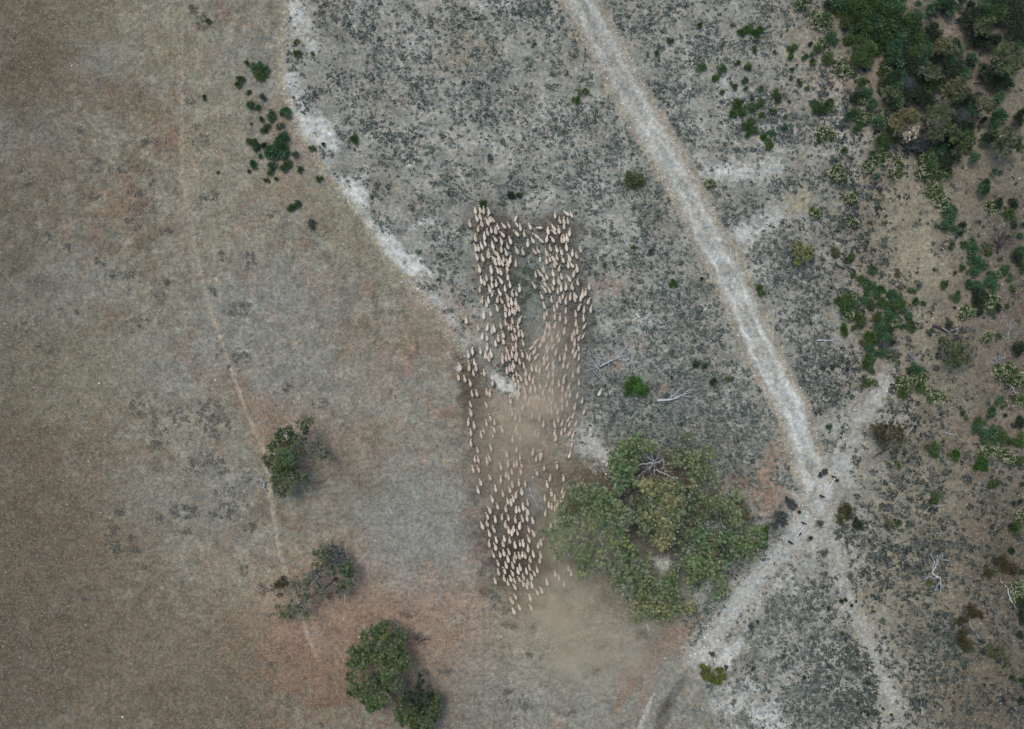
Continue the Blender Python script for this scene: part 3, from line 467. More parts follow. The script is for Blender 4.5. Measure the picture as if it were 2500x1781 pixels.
T2 = """208 120 8,727 150 8,818 135 10,912 115 -8,1525 125 0,1658 160 0,1757 95 0,1770 200 -25,362 218 20,487 215 -3,545 255 5,575 232 20,662 190 18,770 215 8,803 215 8,845 245 12,891 198 8,905 298 3,950 303 12,695 308 18,630 360 8,420 335 0,483 345 2,697 395 10,825 352 18,867 350 12,960 425 18,595 430 12,485 475 0,865 455 8,827 485 12,745 520 20,872 565 15,812 572 10,398 530 0,290 530 10,238 575 5,465 580 5,535 565 18,503 620 12,773 610 10,690 600 15,733 625 12,686 655 8,858 620 15,950 568 12,913 670 12,
1275 185 5,1306 205 5,1377 190 -3,1252 285 -5,1305 300 -25,1503 270 -10,1417 320 -12,1437 375 -22,1342 365 3,1222 350 -15,1237 378 -20,1190 445 -20,1130 405 -38,1077 480 -48,1270 465 -15,1110 530 -22,1350 475 -25,1283 515 -22,1390 545 -5,1675 260 -5,1633 290 0,1607 350 0,1697 355 -10,1752 330 -22,1640 420 2,1693 485 5,1622 525 -12,1648 575 -10,1695 615 2,1528 490 5,1507 610 -3,1443 620 5,
1015 595 0,1043 618 -5,1128 608 -25,1237 610 -8,1282 620 -10,1238 680 -10,1282 735 -22,1357 685 -15,1365 735 -10,1490 715 0,1549 725 -15,1688 778 0,1618 840 -8,1502 875 -10,1497 925 -8,1698 945 2,125 735 12,245 740 0,315 680 12,337 750 5,302 820 8,103 870 10,188 895 15,261 950 10,445 815 12,557 945 0,833 715 18,968 725 8,1073 758 5,1134 765 5,1177 790 0,780 760 12,815 765 12,745 790 10,
873 830 10,998 820 -2,928 885 18,1042 875 10,890 925 12,830 890 12,1000 940 12,1088 925 10,1298 850 -8,1355 835 0,858 965 10,905 1000 15,1350 940 -5,1430 960 10,1268 970 -15,1182 985 0,1118 1025 2,1058 1040 -2,980 1040 10,1315 1035 -8,1350 1065 -5,1562 1000 -15,1480 1030 -5,285 1095 15,347 1085 12,477 1070 5,517 1090 10,900 1085 18,885 1130 12,995 1125 5,1222 1075 -3,1132 1130 0,1167 1155 5,1240 1165 0,1528 1105 -5,1577 1100 -8,1475 1160 -8,1305 1160 0,1335 1205 -10,1677 1115 -3,1742 1190 -15,1978 1075 -28,
262 1235 18,472 1240 18,793 1185 5,1033 1215 0,1110 1250 0,1145 1265 5,955 1270 0,1540 1225 -5,1643 1265 -12,1385 1265 2,1473 1270 -3,1283 1305 0,1327 1315 8,1415 1325 -2,272 1345 12,1768 1325 -20,817 1345 -3,858 1405 0,920 1430 0,523 1405 20,1075 1380 0,1175 1410 8,1620 1385 -18,1560 1430 -22,1422 1435 -8,1373 1500 8,1475 1480 -15,1230 1495 -8,580 1470 12,475 1485 12,235 1470 0,312 1510 15,1660 1485 -20,1575 1490 -18,575 1565 20,440 1580 15,680 1565 18,865 1555 -10,1515 1560 -12"""
T3 = """272 90 3,403 120 15,557 125 15,880 90 0,920 160 5,818 180 8,1120 100 -8,1160 115 -3,1375 100 3,1465 90 5,1580 90 -22,1617 120 -8,1395 165 -12,1605 240 0,1578 385 -20,268 230 10,358 325 10,532 290 20,873 315 0,1088 350 -3,747 380 12,918 420 10,1197 370 12,1183 415 10,1131 440 0,320 445 8,367 450 12,515 432 20,483 465 12,760 500 3,838 515 8,873 500 8,940 520 10,663 540 12,297 575 10,370 570 15,1240 555 -2,1410 530 -2,811 610 10,930 605 10,1142 620 15,523 685 18,733 650 5,768 675 8,664 710 0,398 745 18,1317 690 -3,1495 695 -2,903 750 5,988 770 -3,817 775 5,1278 775 12,
595 830 12,363 850 15,785 845 8,942 870 8,1335 885 5,1477 865 -10,690 895 12,865 910 0,1497 915 -12,552 965 15,830 960 8,1247 955 5,1378 955 0,757 995 10,800 1015 12,1018 1015 12,620 1060 15,1300 1045 5,960 1070 10,1340 1070 -3,1412 1040 -5,1458 1000 0,1380 1110 5,730 1095 10,868 1110 8,907 1105 10,518 1110 15,1017 1130 15,1255 1155 -3,487 1190 18,680 1205 8,767 1215 2,592 1235 10,855 1240 12,948 1225 15,1012 1220 12,1087 1255 18,1435 1170 5,1515 1200 15,1500 1100 0,483 1290 18,418 1320 20,725 1305 15,915 1320 3,1391 1270 -3,1328 1330 -2,
570 1365 20,770 1380 10,835 1365 10,1035 1370 12,512 1420 15,812 1410 3,883 1410 10,1100 1420 18,1350 1420 -3,1413 1410 3,605 1510 15,712 1495 15,780 1515 15,1035 1495 15,510 1555 15,693 1560 22,918 1555 5,960 1550 12,1197 1540 12"""
T4 = """595 85 12,853 60 12,1160 60 -2,1025 105 3,568 190 15,657 190 10,705 165 12,770 150 18,855 205 22,907 200 8,950 190 5,987 200 12,1095 180 15,1190 190 12,1380 225 0,628 300 15,760 245 15,840 260 15,1050 255 18,1180 265 3,735 325 20,820 330 15,920 355 15,1043 355 15,632 415 12,713 395 18,893 405 15,1003 405 15,1145 390 18,820 435 18,1105 435 18,962 480 18,1560 370 5,1597 430 0,1385 440 -3,1433 485 5,592 535 15,708 500 18,795 505 20,845 535 22,907 510 18,1070 485 15,757 560 18,850 610 28,960 570 15,1020 555 20,1008 605 20,1075 590 20,1275 550 15,1503 575 -2,1143 680 25,1202 655 18,860 745 22,1052 755 18,807 795 28,910 885 28,1062 885 22,835 935 25"""
SHEEP = []
for oy, T in ((480, T1), (760, T2), (1040, T3), (1320, T4)):
    for q in T.replace('\n', '').split(','):
        a, b, c = map(float, q.split()); SHEEP.append([1100+a/5.4125, oy+b/5.4125, c])
DUST = [(1300,1010,95,60,1.0),(1345,950,60,70,.7),(1365,890,55,75,.95),(1330,820,45,60,.35),(1255,985,60,40,.8),(1290,1075,90,55,.45),(1420,1085,40,40,.25)]
def veil(x, y):
    v = sum(s*math.exp(-((x-a)/b)**2-((y-d)/c)**2) for a, d, b, c, s in DUST)
    if x > 1350 and y > 1210 and y < 1370: v += 1.0
    if abs(x-1300) < 30 and 660 < y < 720: v += 1
    return v
ORD = ['', 'first','second','third','fourth','fifth','sixth','seventh','eighth','ninth','tenth','eleventh','twelfth','thirteenth','fourteenth','fifteenth','sixteenth','seventeenth','eighteenth','nineteenth','twentieth']
def ordw(n):
    if n <= 20: return ORD[n]
    t = {2:'twenty',3:'thirty',4:'forty',5:'fifty',6:'sixty',7:'seventy'}
    tt = {20:'twentieth',30:'thirtieth',40:'fortieth',50:'fiftieth',60:'sixtieth'}
    return tt[n] if n in tt else t[n//10]+' '+ORD[n % 10]
def zone(x, y):
    if y < 850: return "flock's left arm" if x < 1282 else "flock's right arm"
    if y < 1080: return "dusty middle of the flock, left half" if x < 1290 else "dusty middle of the flock, right half"
    return "flock's rear column" if x < 1325 else "group beside the big green tree"
zs = {}
for i, s in enumerate(SHEEP): zs.setdefault(zone(s[0], s[1]), []).append(i)
special = {}
def near_sheep(x, y): return min(range(len(SHEEP)), key=lambda i: (SHEEP[i][0]-x)**2+(SHEEP[i][1]-y)**2)
special[near_sheep(1465, 958)] = 'lone straggler sheep on grey scrub left of the round bright green bush'
special[near_sheep(1316, 557)] = 'sheep turned broadside, nose to the left, between the two arms of the flock'
special[near_sheep(1254, 1493)] = 'very last sheep at the bottom left tail of the whole flock'
special[near_sheep(1296, 1483)] = 'last sheep at the bottom right of the tail group, well behind the rest'
special[near_sheep(1138, 782)] = 'single sheep alone to the left of the flock on pinkish bare soil'
special[near_sheep(1119, 921)] = 'outermost left sheep of the flock, at the edge of the red soil patch'
special[near_sheep(1391, 1111)] = 'sheep alone at the right rear on bare earth above the big tree'
special[near_sheep(1378, 1426)] = 'pale sheep alone on dusty ground just below the four by the tree'
special[near_sheep(1146, 546)] = 'thin pale sheep outside the top left corner of the flock'
special[near_sheep(1382, 521)] = 'front sheep turned sharply left at the tip of the right arm'
lab = {}
for z, ids in zs.items():
    ids.sort(key=lambda i: SHEEP[i][1]); R_ = [ids[k:k+6] for k in range(0, len(ids), 6)]
    for ri, row in enumerate(R_):
        row.sort(key=lambda i: SHEEP[i][0])
        for ci, i in enumerate(row):
            lean = SHEEP[i][2]; w = 'straight' if abs(lean) < 7 else ('left' if lean > 0 else 'right')
            lab[i] = special.get(i) or f'sheep heading {w}, {ordw(ci+1)} from left in {ordw(ri+1)} row, {z}'
order = sorted(range(len(SHEEP)), key=lambda i: (i not in special, veil(SHEEP[i][0], SHEEP[i][1])))
indiv = set(order[:300])
print('SHEEP total', len(SHEEP))
vv, ff, base = [], [], 0; fm = []
for i, (x, y, a) in enumerate(SHEEP):
    me = SHM[rnd.randrange(6)]; p = W(x, y, .6); p.z = float(hgt(p.x, p.y)); s = rnd.uniform(.90, 1.14)
    rz = R(a)+rnd.gauss(0, .04)
    if i in indiv:
        o = bpy.data.objects.new('sheep', me); o.location = p; o.rotation_euler = (0, 0, rz); o.scale = (s*rnd.uniform(.90, 1.03), s*.89, s*.93); link(o)
        tag(o, lab[i], 'sheep', 'sheep running in the flock')
    else:
        n = len(me.vertices); co = np.empty(n*3, np.float32); me.vertices.foreach_get('co', co); co = co.reshape(-1, 3)*s*np.array([.96, .89, .93])
        c, sn = math.cos(rz), math.sin(rz); co = np.stack([co[:, 0]*c-co[:, 1]*sn+p.x, co[:, 0]*sn+co[:, 1]*c+p.y, co[:, 2]+p.z], 1)
        vv.append((co, p.z)); ff += [[k+base for k in q.vertices] for q in me.polygons]; base += n
allv = np.concatenate([v for v, _ in vv])
me = bpy.data.meshes.new('sheep_in_dust'); me.from_pydata(allv.tolist(), [], ff)
mq = mat('fleece_far', base=(.56, .465, .38), n1=(6, .82, 1.12), rough=.95, spec=.05); me.materials.append(mq); me.shade_smooth()
tag(link(bpy.data.objects.new('sheep_crowd', me)), 'many more sheep of the flock, half veiled by dust or branches', 'sheep', kind='stuff')

# ---------------------------------------------------------------- timber: tubes for trunks, limbs and dead wood
class Tubes:
    def __init__(s): s.v = []; s.f = []
    def tube(s, pts, r0, r1, n=5):
        pts = [Vector(p) for p in pts]; b = len(s.v); m = len(pts)
        for i, p in enumerate(pts):
            d = (pts[min(i+1, m-1)]-pts[max(i-1, 0)]).normalized(); u = d.orthogonal().normalized(); w = d.cross(u); r = r0+(r1-r0)*i/(m-1)
            for k in range(n):
                a = 2*math.pi*k/n; s.v.append(tuple(p+(u*math.cos(a)+w*math.sin(a))*r))
        for i in range(m-1):
            for k in range(n):
                a = b+i*n+k; c = b+i*n+(k+1) % n; s.f.append((a, c, c+n, a+n))
        s.f.append((b, *[b+k for k in range(n-1, 0, -1)][:n-1])) ; s.f.append(tuple(b+(m-1)*n+k for k in range(n)))
    def limb(s, p0, p1, r0, r1, wob=.1, seg=4, n=5):
        p0, p1 = Vector(p0), Vector(p1); L = (p1-p0).length; pts = [p0]
        for i in range(1, seg): pts.append(p0.lerp(p1, i/seg)+Vector([rnd.gauss(0, wob*L*.5) for _ in range(3)])*.6)
        pts.append(p1); s.tube(pts, r0, r1, n); return pts
    def twigs(s, pts, n, L, r, spread=.8, depth=1, up=.2):
        for _ in range(n):
            i = rnd.randrange(1, len(pts)); p = pts[i]; d = (pts[i]-pts[i-1]).normalized()
            d = (d+Vector((rnd.gauss(0, spread), rnd.gauss(0, spread), rnd.gauss(up, .3)))).normalized(); l = L*rnd.uniform(.5, 1.1)
            q = s.limb(p, p+d*l, r, r*.35, .14, 3, 4)
            if depth > 1: s.twigs(q, 3, l*.55, r*.6, spread, depth-1, up)
    def obj(s, name, m, parent=None, loc=None):
        me = bpy.data.meshes.new(name); l = Vector(loc) if loc is not None else Vector((0, 0, 0))
        me.from_pydata([tuple(Vector(v)-l) for v in s.v], [], s.f); me.materials.append(m); me.shade_smooth()
        o = bpy.data.objects.new(name, me)
        if parent is None and loc is not None: o.location = l
        return link(o, parent)

# ---------------------------------------------------------------- foliage
PAL = dict(
 teal=[(.046,.115,.048),(.066,.15,.062),(.105,.19,.095),(.032,.075,.036)],
 green=[(.062,.115,.032),(.085,.155,.042),(.040,.078,.026),(.125,.175,.065)],
 bright=[(.050,.14,.018),(.075,.18,.025),(.03,.085,.018),(.10,.17,.05)],
 olive=[(.105,.125,.058),(.135,.15,.07),(.070,.088,.043),(.16,.17,.095)],
 yellow=[(.18,.175,.085),(.15,.15,.07),(.22,.21,.11),(.11,.115,.055)],
 lime=[(.135,.165,.04),(.17,.19,.05),(.09,.11,.03),(.20,.21,.075)],
 grey=[(.105,.13,.09),(.135,.155,.115),(.075,.095,.07),(.17,.18,.14)],
 brown=[(.095,.078,.042),(.12,.10,.055),(.065,.058,.032),(.085,.09,.04)],
 dark=[(.038,.068,.036),(.056,.092,.048),(.026,.044,.028),(.08,.108,.06)],
 cream=[(.52,.46,.36),(.42,.36,.27),(.30,.25,.18),(.60,.54,.44)],
 blue=[(.085,.10,.10),(.11,.125,.125),(.06,.072,.075),(.15,.16,.155)],
 flower=[(.62,.62,.42),(.70,.68,.52),(.52,.55,.33),(.66,.62,.48)])
PAL = {k: np.array(v) for k, v in PAL.items()}
for k in ('green', 'teal', 'bright', 'dark'): PAL[k] = PAL[k]*.86+.14*PAL[k].mean(1, keepdims=True)      # dusty leaves
def crown(blobs, seed, leaf=.20, dens=1.0, flat=.75, bright=1.1):
    """blobs: (x,y,z,r,palette,density). leaf tufts spread through each lobe, leaving gaps"""
    g = np.random.default_rng(seed); Cc, Nn, Tt, Ll, Ww, Kk = [], [], [], [], [], []
    for x, y, z, r, pal, de in blobs:
        nt = max(6, int(24*r*r*de**.7*dens)); u = g.normal(size=(nt, 3)); u /= np.linalg.norm(u, axis=1, keepdims=True); u[:, 2] = np.abs(u[:, 2])*1.0-.25
        q = g.uniform(.35, 1.05, (nt, 1)); tc = np.array([x, y, z])+u*q*r*np.array([1, 1, flat]); tr = g.uniform(.11, .30, nt)*(.7+.3*min(r, 1.6))
        tcol = PAL[pal][g.integers(0, 4, nt)]*g.uniform(.5, 1.6, (nt, 1))*bright
        if pal in ('green', 'olive', 'grey', 'lime', 'teal') and de > .2:
            alt = np.concatenate([PAL['olive'], PAL['grey'], PAL['green']]); q2 = g.random(nt) < .45; tcol[q2] = alt[g.integers(0, 12, q2.sum())]*g.uniform(.8, 1.7, (q2.sum(), 1))*bright/1.1
        if bright > 1.5: tcol = tcol*.82+.18*tcol.mean(1, keepdims=True)*np.array([1.02, 1.03, .92]); tcol = tcol*np.array([.98, 1.0, .92])
        K = int(20*max(.6, (.2/leaf)**1.3))
        d = g.normal(size=(nt, K, 3)); d /= np.linalg.norm(d, axis=2, keepdims=True); d *= (g.random((nt, K, 1))**.5)*tr[:, None, None]; d[..., 2] *= .7
        c = (tc[:, None]+d).reshape(-1, 3); n = d.reshape(-1, 3)/.3+np.array([0, 0, 1.6])+g.normal(0, .5, (nt*K, 3)); n /= np.linalg.norm(n, axis=1, keepdims=True)
        t = np.cross(n, g.normal(size=(nt*K, 3))); Cc.append(c); Nn.append(n); Tt.append(t)
        Ll.append(leaf*g.uniform(.7, 1.5, nt*K)); Ww.append(leaf*g.uniform(.28, .55, nt*K)); Kk.append(np.repeat(tcol, K, 0)*g.uniform(.7, 1.3, (nt*K, 1)))
    v, f = leaf_quads(np.concatenate(Cc), np.concatenate(Nn), np.concatenate(Tt), np.concatenate(Ll), np.concatenate(Ww))
    return v, f, np.repeat(np.concatenate(Kk), 4, 0)
def tree(name, label, cat, base, blobs, zt, seed, bark=None, scale=None, leaf=.2, dens=1.0, pal=None, group=None, trunk_r=.16, extra=None, zj=1.0, grow=1.0, bright=1.15, lift=0.0):
    """blobs in (px,py,r px,palette[,density]); base px; zt crown height"""
    g = random.Random(seed); B = G(*base); root = empty(name, B); tag(root, label, cat, group)
    bl = []; fill = []
    for b in blobs:
        x, y, r, pl = b[:4]; de = b[4] if len(b) > 4 else 1.0
        z = zt*g.uniform(.72, 1.1)*zj; p = W(x, y, z); bl.append((p.x, p.y, z, r/PX*grow, pl, de))
    if grow > 1.1 and bright > 1.5:          # thin foliage bridges neighbouring lobes
        for i in range(len(bl)):
            for j in range(i):
                A_, B_ = bl[i], bl[j]; dd = math.hypot(A_[0]-B_[0], A_[1]-B_[1])
                if .9*(A_[3]+B_[3]) < dd < 1.75*(A_[3]+B_[3]) and g.random() < .55: fill.append(((A_[0]+B_[0])/2, (A_[1]+B_[1])/2, (A_[2]+B_[2])/2-.9, (A_[3]+B_[3])*.5, g.choice(['grey', 'olive', 'green']), .16))
    v, f, c = crown(bl+fill, seed, leaf, dens, bright=bright); me = mesh_np('crown', v, f, M_leaf, c, loc=B); link(bpy.data.objects.new('crown', me), root)
    T = Tubes(); fork = B+Vector((g.uniform(-.2, .2), g.uniform(-.2, .2), zt*.28)); T.limb(B-Vector((0, 0, .15)), fork, trunk_r*1.25, trunk_r, .05, 3, 8)
    nodes = [(fork, trunk_r*.8)]                      # each lobe hangs on the nearest limb that leads back to the fork
    for b in sorted(bl, key=lambda b: (b[0]-fork.x)**2+(b[1]-fork.y)**2):
        tgt = Vector((b[0], b[1], b[2]-b[3]*.2)); dt = (tgt.xy-fork.xy).length
        k = min(range(len(nodes)), key=lambda k: (nodes[k][0]-tgt).length+.35*(nodes[k][0]-fork).length+(0 if (nodes[k][0].xy-fork.xy).length <= dt+.1 else 9))
        p, r0 = nodes[k]; r1 = max(.02, r0*(.62 if k else .6)); q = T.limb(p, tgt+Vector((0, 0, lift)), r0*.8, r1, .10, 4, 5); T.twigs(q, 3, b[3]*.7, .02, .7, 1); nodes.append((tgt, r1))
    T.obj('trunk', bark or M_bark, root, B)
    if extra: extra(root, B)
    return root
# ---------------------------------------------------------------- the trees one can tell apart (pixels of 3.5625 per photo pixel in each reading window)
def TL(ox, oy, s, default=None):
    out = []
    for q in s.replace('\n', '').split(','):
        w = q.split(); x, y, r = map(float, w[:3]); k = 3.5625
        out.append((ox+x/k, oy+y/k, r/k, w[3] if len(w) > 3 else default, float(w[4]) if len(w) > 4 else 1.0))
    return out
tree('gum_tree', 'green gum tree beside the foot path in the left paddock, bare limb to the right', 'tree', (725, 1143),
     TL(620, 880, "430 560 50 green .8,480 530 40 green .7,450 620 40 dark .8,230 635 42 dark 1,215 660 40 green 1,310 610 38 dark .9,340 650 40 green .8,150 750 45 green 1,110 860 45 olive 1.1,130 900 40 brown 1,210 720 55 olive .8,270 740 55 brown .6,330 700 50 green .6,280 800 70 green .7,200 860 70 olive 1,250 900 75 teal 1.2,320 870 65 teal 1.2,190 950 60 green 1.1,270 970 60 green 1,340 940 50 dark .8,400 790 45 brown .5,420 700 40 dark .5,500 750 45 grey .5,560 720 45 grey .5,600 790 50 grey .6,560 830 45 grey .4,630 830 35 grey .5,200 1030 60 green .8,270 1060 60 olive .8,340 1030 55 olive .7,420 1000 50 olive .8,440 1040 40 green .6,230 1130 55 grey .8,290 1120 45 olive .5,200 1090 50 green .7,250 1170 35 grey .7"), 4.6, 11, bark=M_bark, leaf=.16, dens=2.3, trunk_r=.2, grow=1.08, bright=1.15, lift=.3)
tree('bushy_tree', 'broad round bright olive green tree at the bottom, left of its darker neighbour', 'tree', (922, 1660),
     TL(620, 1325, "1140 710 45 green,1060 780 60 green,1130 810 60 lime .6,1100 850 60 green,1250 780 60 grey .7,1270 850 55 green .7,960 800 40 green,980 870 50 olive,950 930 45 green,860 940 42 green,900 990 50 olive,850 1060 48 green,960 1010 65 lime .5,930 1050 60 green,1050 1000 60 olive .7,1090 1010 50 lime .7,1150 960 60 green,1210 960 55 green,1280 960 55 olive,1310 1040 60 green,1330 1070 45 lime .5,840 1170 45 green,860 1240 50 olive,850 1300 45 green,920 1290 55 olive,990 1240 65 olive,1000 1170 55 grey .6,1080 1170 60 grey .5,1150 1150 55 green .7,1210 1120 50 olive .7,1260 1200 55 olive .6,1230 1260 55 grey .6,1130 1250 65 olive,1060 1300 65 yellow .3,1040 1340 60 green,960 1350 50 green,1130 1340 60 olive,1090 1400 55 green,1010 1410 50 green,1020 1450 35 green,1160 1080 50 green,1020 920 60 green,1120 900 60 olive"), 4.6, 12, leaf=.17, dens=3.0, trunk_r=.24, grow=1.16, bright=1.2)
tree('bushy_tree', 'dark olive tree cut by the bottom edge, right of the broad green tree', 'tree', (1022, 1722),
     TL(620, 1325, "1430 1160 28 dark .7,1440 1220 38 dark,1420 1290 40 dark,1340 1330 45 dark,1290 1400 55 olive,1260 1470 40 green,1350 1410 60 olive,1410 1380 45 dark,1480 1330 55 dark,1550 1340 55 olive,1600 1360 35 green,1530 1400 55 olive,1590 1440 40 olive,1480 1440 45 dark .6,1390 1480 60 green,1320 1500 60 olive,1450 1520 60 green,1530 1500 60 green,1580 1500 40 green,1380 1560 60 lime .5,1440 1580 60 green,1510 1570 55 olive,1300 1550 45 green,1400 1610 50 green,1480 1630 45 green,1260 1520 35 green"), 3.8, 13, leaf=.17, dens=3.0, trunk_r=.2, grow=1.18, bright=.95)
def stub(root, B):
    for name, a, b, r in (('bare_limb', W(620+820/3.5625, 1325+210/3.5625, 1.6), W(620+795/3.5625, 1325+20/3.5625, 2.6), .09), ('bare_limb', W(620+790/3.5625, 1325+430/3.5625, 1.2), W(620+785/3.5625, 1325+545/3.5625, 1.7), .07)):
        T = Tubes(); q = T.limb(a, b, r, r*.4, .06, 4, 6); T.twigs(q, 3, .8, .03); T.obj(name, M_dead, root, B)
tree('sparse_tree', 'sparse half dead tree with dark bare limbs above the broad green tree', 'tree', (620+715/3.5625, 1325+315/3.5625),
     TL(620, 1325, "260 340 45 brown 1.2,220 370 35 brown 1,220 450 25 brown .8,650 460 24 brown 1,210 560 32 lime .4,260 630 45 olive .5,300 650 30 grey .5,460 610 26 olive .8,560 220 50 grey .4,590 130 55 grey .35,640 60 60 grey .35,540 90 30 green .6,700 100 50 blue .4,760 160 50 blue .5,800 230 60 teal .7,830 270 40 teal .6,770 380 45 teal .8,740 420 40 grey .6,840 340 40 grey .4,590 420 55 grey .35,480 470 50 grey .3,400 540 50 grey .25,330 560 50 grey .25,480 330 50 grey .25,390 350 40 grey .25,170 400 36 grey .3,660 180 60 blue .35,740 60 50 blue .4,540 300 60 blue .3,430 440 60 grey .3,700 250 50 grey .3,380 600 40 grey .3"), 3.6, 14, bark=M_darkw, leaf=.13, dens=2.6, trunk_r=.2, grow=1.28, lift=.9, extra=stub)
# the great cluster right of the flock
tree('spreading_tree', 'top left tree of the big cluster, deep green crown wrapped round a dead crown', 'tree', (1240+1075/3.5625, 880+1010/3.5625),
     TL(1240, 880, "1110 690 60 green .5,1060 740 55 green .8,1180 740 50 olive .8,1230 740 55 olive 1,1270 770 40 olive .8,990 750 45 lime .5,1000 790 45 green .8,910 830 40 green .8,950 850 50 green .8,1010 860 65 green .8,1080 860 60 green .7,930 920 55 green .8,1000 930 65 teal .6,1080 930 50 olive .7,950 1000 60 green .8,1030 1000 55 green .8,1080 980 40 teal .8,1040 1060 50 green 1,980 1080 55 teal .8,950 1120 45 teal .6,1100 1060 40 olive .8"), 4.6, 21, leaf=.17, dens=1.6, trunk_r=.2, group='trees of the big cluster', grow=1.22, bright=1.85)
tree('spreading_tree', 'right upper tree of the big cluster with scattered yellow green tufts', 'tree', (1240+1550/3.5625, 880+930/3.5625),
     TL(1240, 880, "1410 800 45 olive .8,1430 850 45 olive,1440 890 50 yellow .5,1480 890 35 olive,1560 830 55 olive .8,1620 850 55 olive .9,1600 880 50 yellow .3,1560 660 35 grey .6,1520 670 30 olive .6,1600 650 30 grey .4,1740 750 38 lime .6,1750 800 38 lime .6,1770 830 24 lime .4,1610 950 50 olive .6,1700 960 55 olive .4,1780 980 55 olive .4,1820 1030 40 grey .4,1590 1000 40 olive .5,1600 1080 50 yellow .35,1740 1050 60 grey .4,1800 1070 55 grey .35,1480 780 40 grey .4,1660 900 40 olive .6"), 4.2, 22, leaf=.16, dens=1.45, trunk_r=.16, bark=M_darkw, group='trees of the big cluster', grow=1.22, bright=1.85)
tree('spreading_tree', 'yellow green central tree of the big cluster with the palest crown', 'tree', (1240+1330/3.5625, 880+1260/3.5625),
     TL(1240, 880, "1190 1080 50 yellow,1240 1090 50 yellow,1270 1140 45 yellow,1300 1120 35 yellow .8,1400 1110 50 yellow .7,1460 1090 50 olive,1490 1130 40 olive,1350 1190 60 yellow,1430 1190 60 yellow .9,1480 1230 40 yellow,1300 1240 45 yellow .7,1390 1260 60 yellow .8,1450 1280 40 olive,1200 1300 50 olive,1230 1340 50 yellow .5,1310 1370 60 yellow .8,1370 1380 60 yellow .8,1430 1370 50 olive,1330 1310 45 grey .6,1340 1520 50 yellow 1.1,1370 1570 50 yellow 1.1,1300 1570 45 yellow,1400 1520 40 yellow .8,1380 1460 35 yellow .8,1350 1610 40 yellow,1150 1400 45 olive .6,1060 1340 40 grey .6,1560 1200 40 grey .4,1520 1300 45 grey .4,1480 1440 50 grey .5"), 5.6, 23, leaf=.18, dens=1.45, trunk_r=.24, bark=M_darkw, group='trees of the big cluster', grow=1.42, bright=1.75)
tree('spreading_tree', 'wide fresh green tree of the big cluster reaching out over the sheep', 'tree', (1240+680/3.5625, 880+1470/3.5625),
     TL(1240, 880, "580 1210 40 green .7,560 1100 60 grey .4,650 1110 60 grey .3,740 1120 60 grey .4,470 1270 45 green .6,500 1330 55 green .8,440 1330 40 grey .4,560 1290 50 brown .7,620 1290 60 olive .7,470 1410 50 olive .8,540 1400 60 olive .8,690 1180 50 green .6,780 1150 60 green .8,850 1190 65 green,790 1210 60 green,880 1260 60 lime .4,830 1290 60 green,950 1240 50 olive,970 1280 40 yellow .5,900 1320 60 green,760 1310 55 green .8,830 1370 60 green .8,720 1400 55 green .7,740 1450 50 lime .4,640 1480 50 olive .8,600 1430 50 grey .6,430 1500 45 green .7,400 1560 40 green,460 1560 60 lime .4,380 1620 40 olive,550 1540 60 olive .8,650 1560 60 grey .5,920 1410 60 green .6,1000 1410 60 grey .7,900 1500 60 olive,820 1520 55 olive .6,960 1520 60 green,1010 1570 50 lime .5,880 1590 60 lime .4,1050 1310 40 grey .6,1100 1380 45 grey .5,310 1520 40 grey .5,340 1500 36 grey .5"), 5.0, 24, leaf=.17, dens=1.45, trunk_r=.22, bark=M_darkw, group='trees of the big cluster', grow=1.22, bright=1.85)
tree('spreading_tree', 'lower tree of the big cluster around the pale bare hollow', 'tree', (1240+1195/3.5625, 1325+430/3.5625),
     TL(1240, 1325, "480 60 55 lime .4,530 20 50 green .8,430 110 45 green .8,450 150 35 lime .5,620 90 60 green .6,680 140 60 green .6,640 230 45 green .8,640 300 45 lime .6,600 190 40 grey .5,760 70 60 green .6,800 130 60 lime .4,860 180 60 olive .5,780 200 45 green .4,930 20 60 lime .5,1020 20 55 lime .4,960 120 55 grey .6,1060 100 60 green .5,1130 160 55 grey .6,1180 220 55 grey .6,1230 120 30 olive .5,950 240 50 grey .6,1050 280 60 grey .6,950 330 50 green .5,1010 380 60 grey .7,930 400 30 green .4,1120 350 60 olive .6,1200 300 50 olive .6,1080 450 50 grey .6,1140 500 60 olive .6,1220 440 55 olive .5,1090 560 50 yellow .4,1130 630 55 lime .5,1180 600 55 olive .7,1240 550 60 yellow .3,1300 520 60 olive .6,1330 590 60 yellow .4,1290 640 50 olive .7,1390 560 60 olive .6,1440 600 50 lime .4,1390 640 45 olive .6,1340 460 55 olive .5,1410 440 50 green .5,1430 380 55 green .6,1360 380 50 grey .6,1430 260 50 olive .7,1430 310 50 lime .4,1300 370 50 grey .6,1330 700 30 olive .4,1580 540 50 yellow 1.1,1590 580 45 yellow 1,1550 600 35 lime .6,1260 240 30 grey .6,1470 190 45 grey .5"), 4.6, 25, leaf=.16, dens=1.45, trunk_r=.2, bark=M_darkw, group='trees of the big cluster', grow=1.22, bright=1.85)
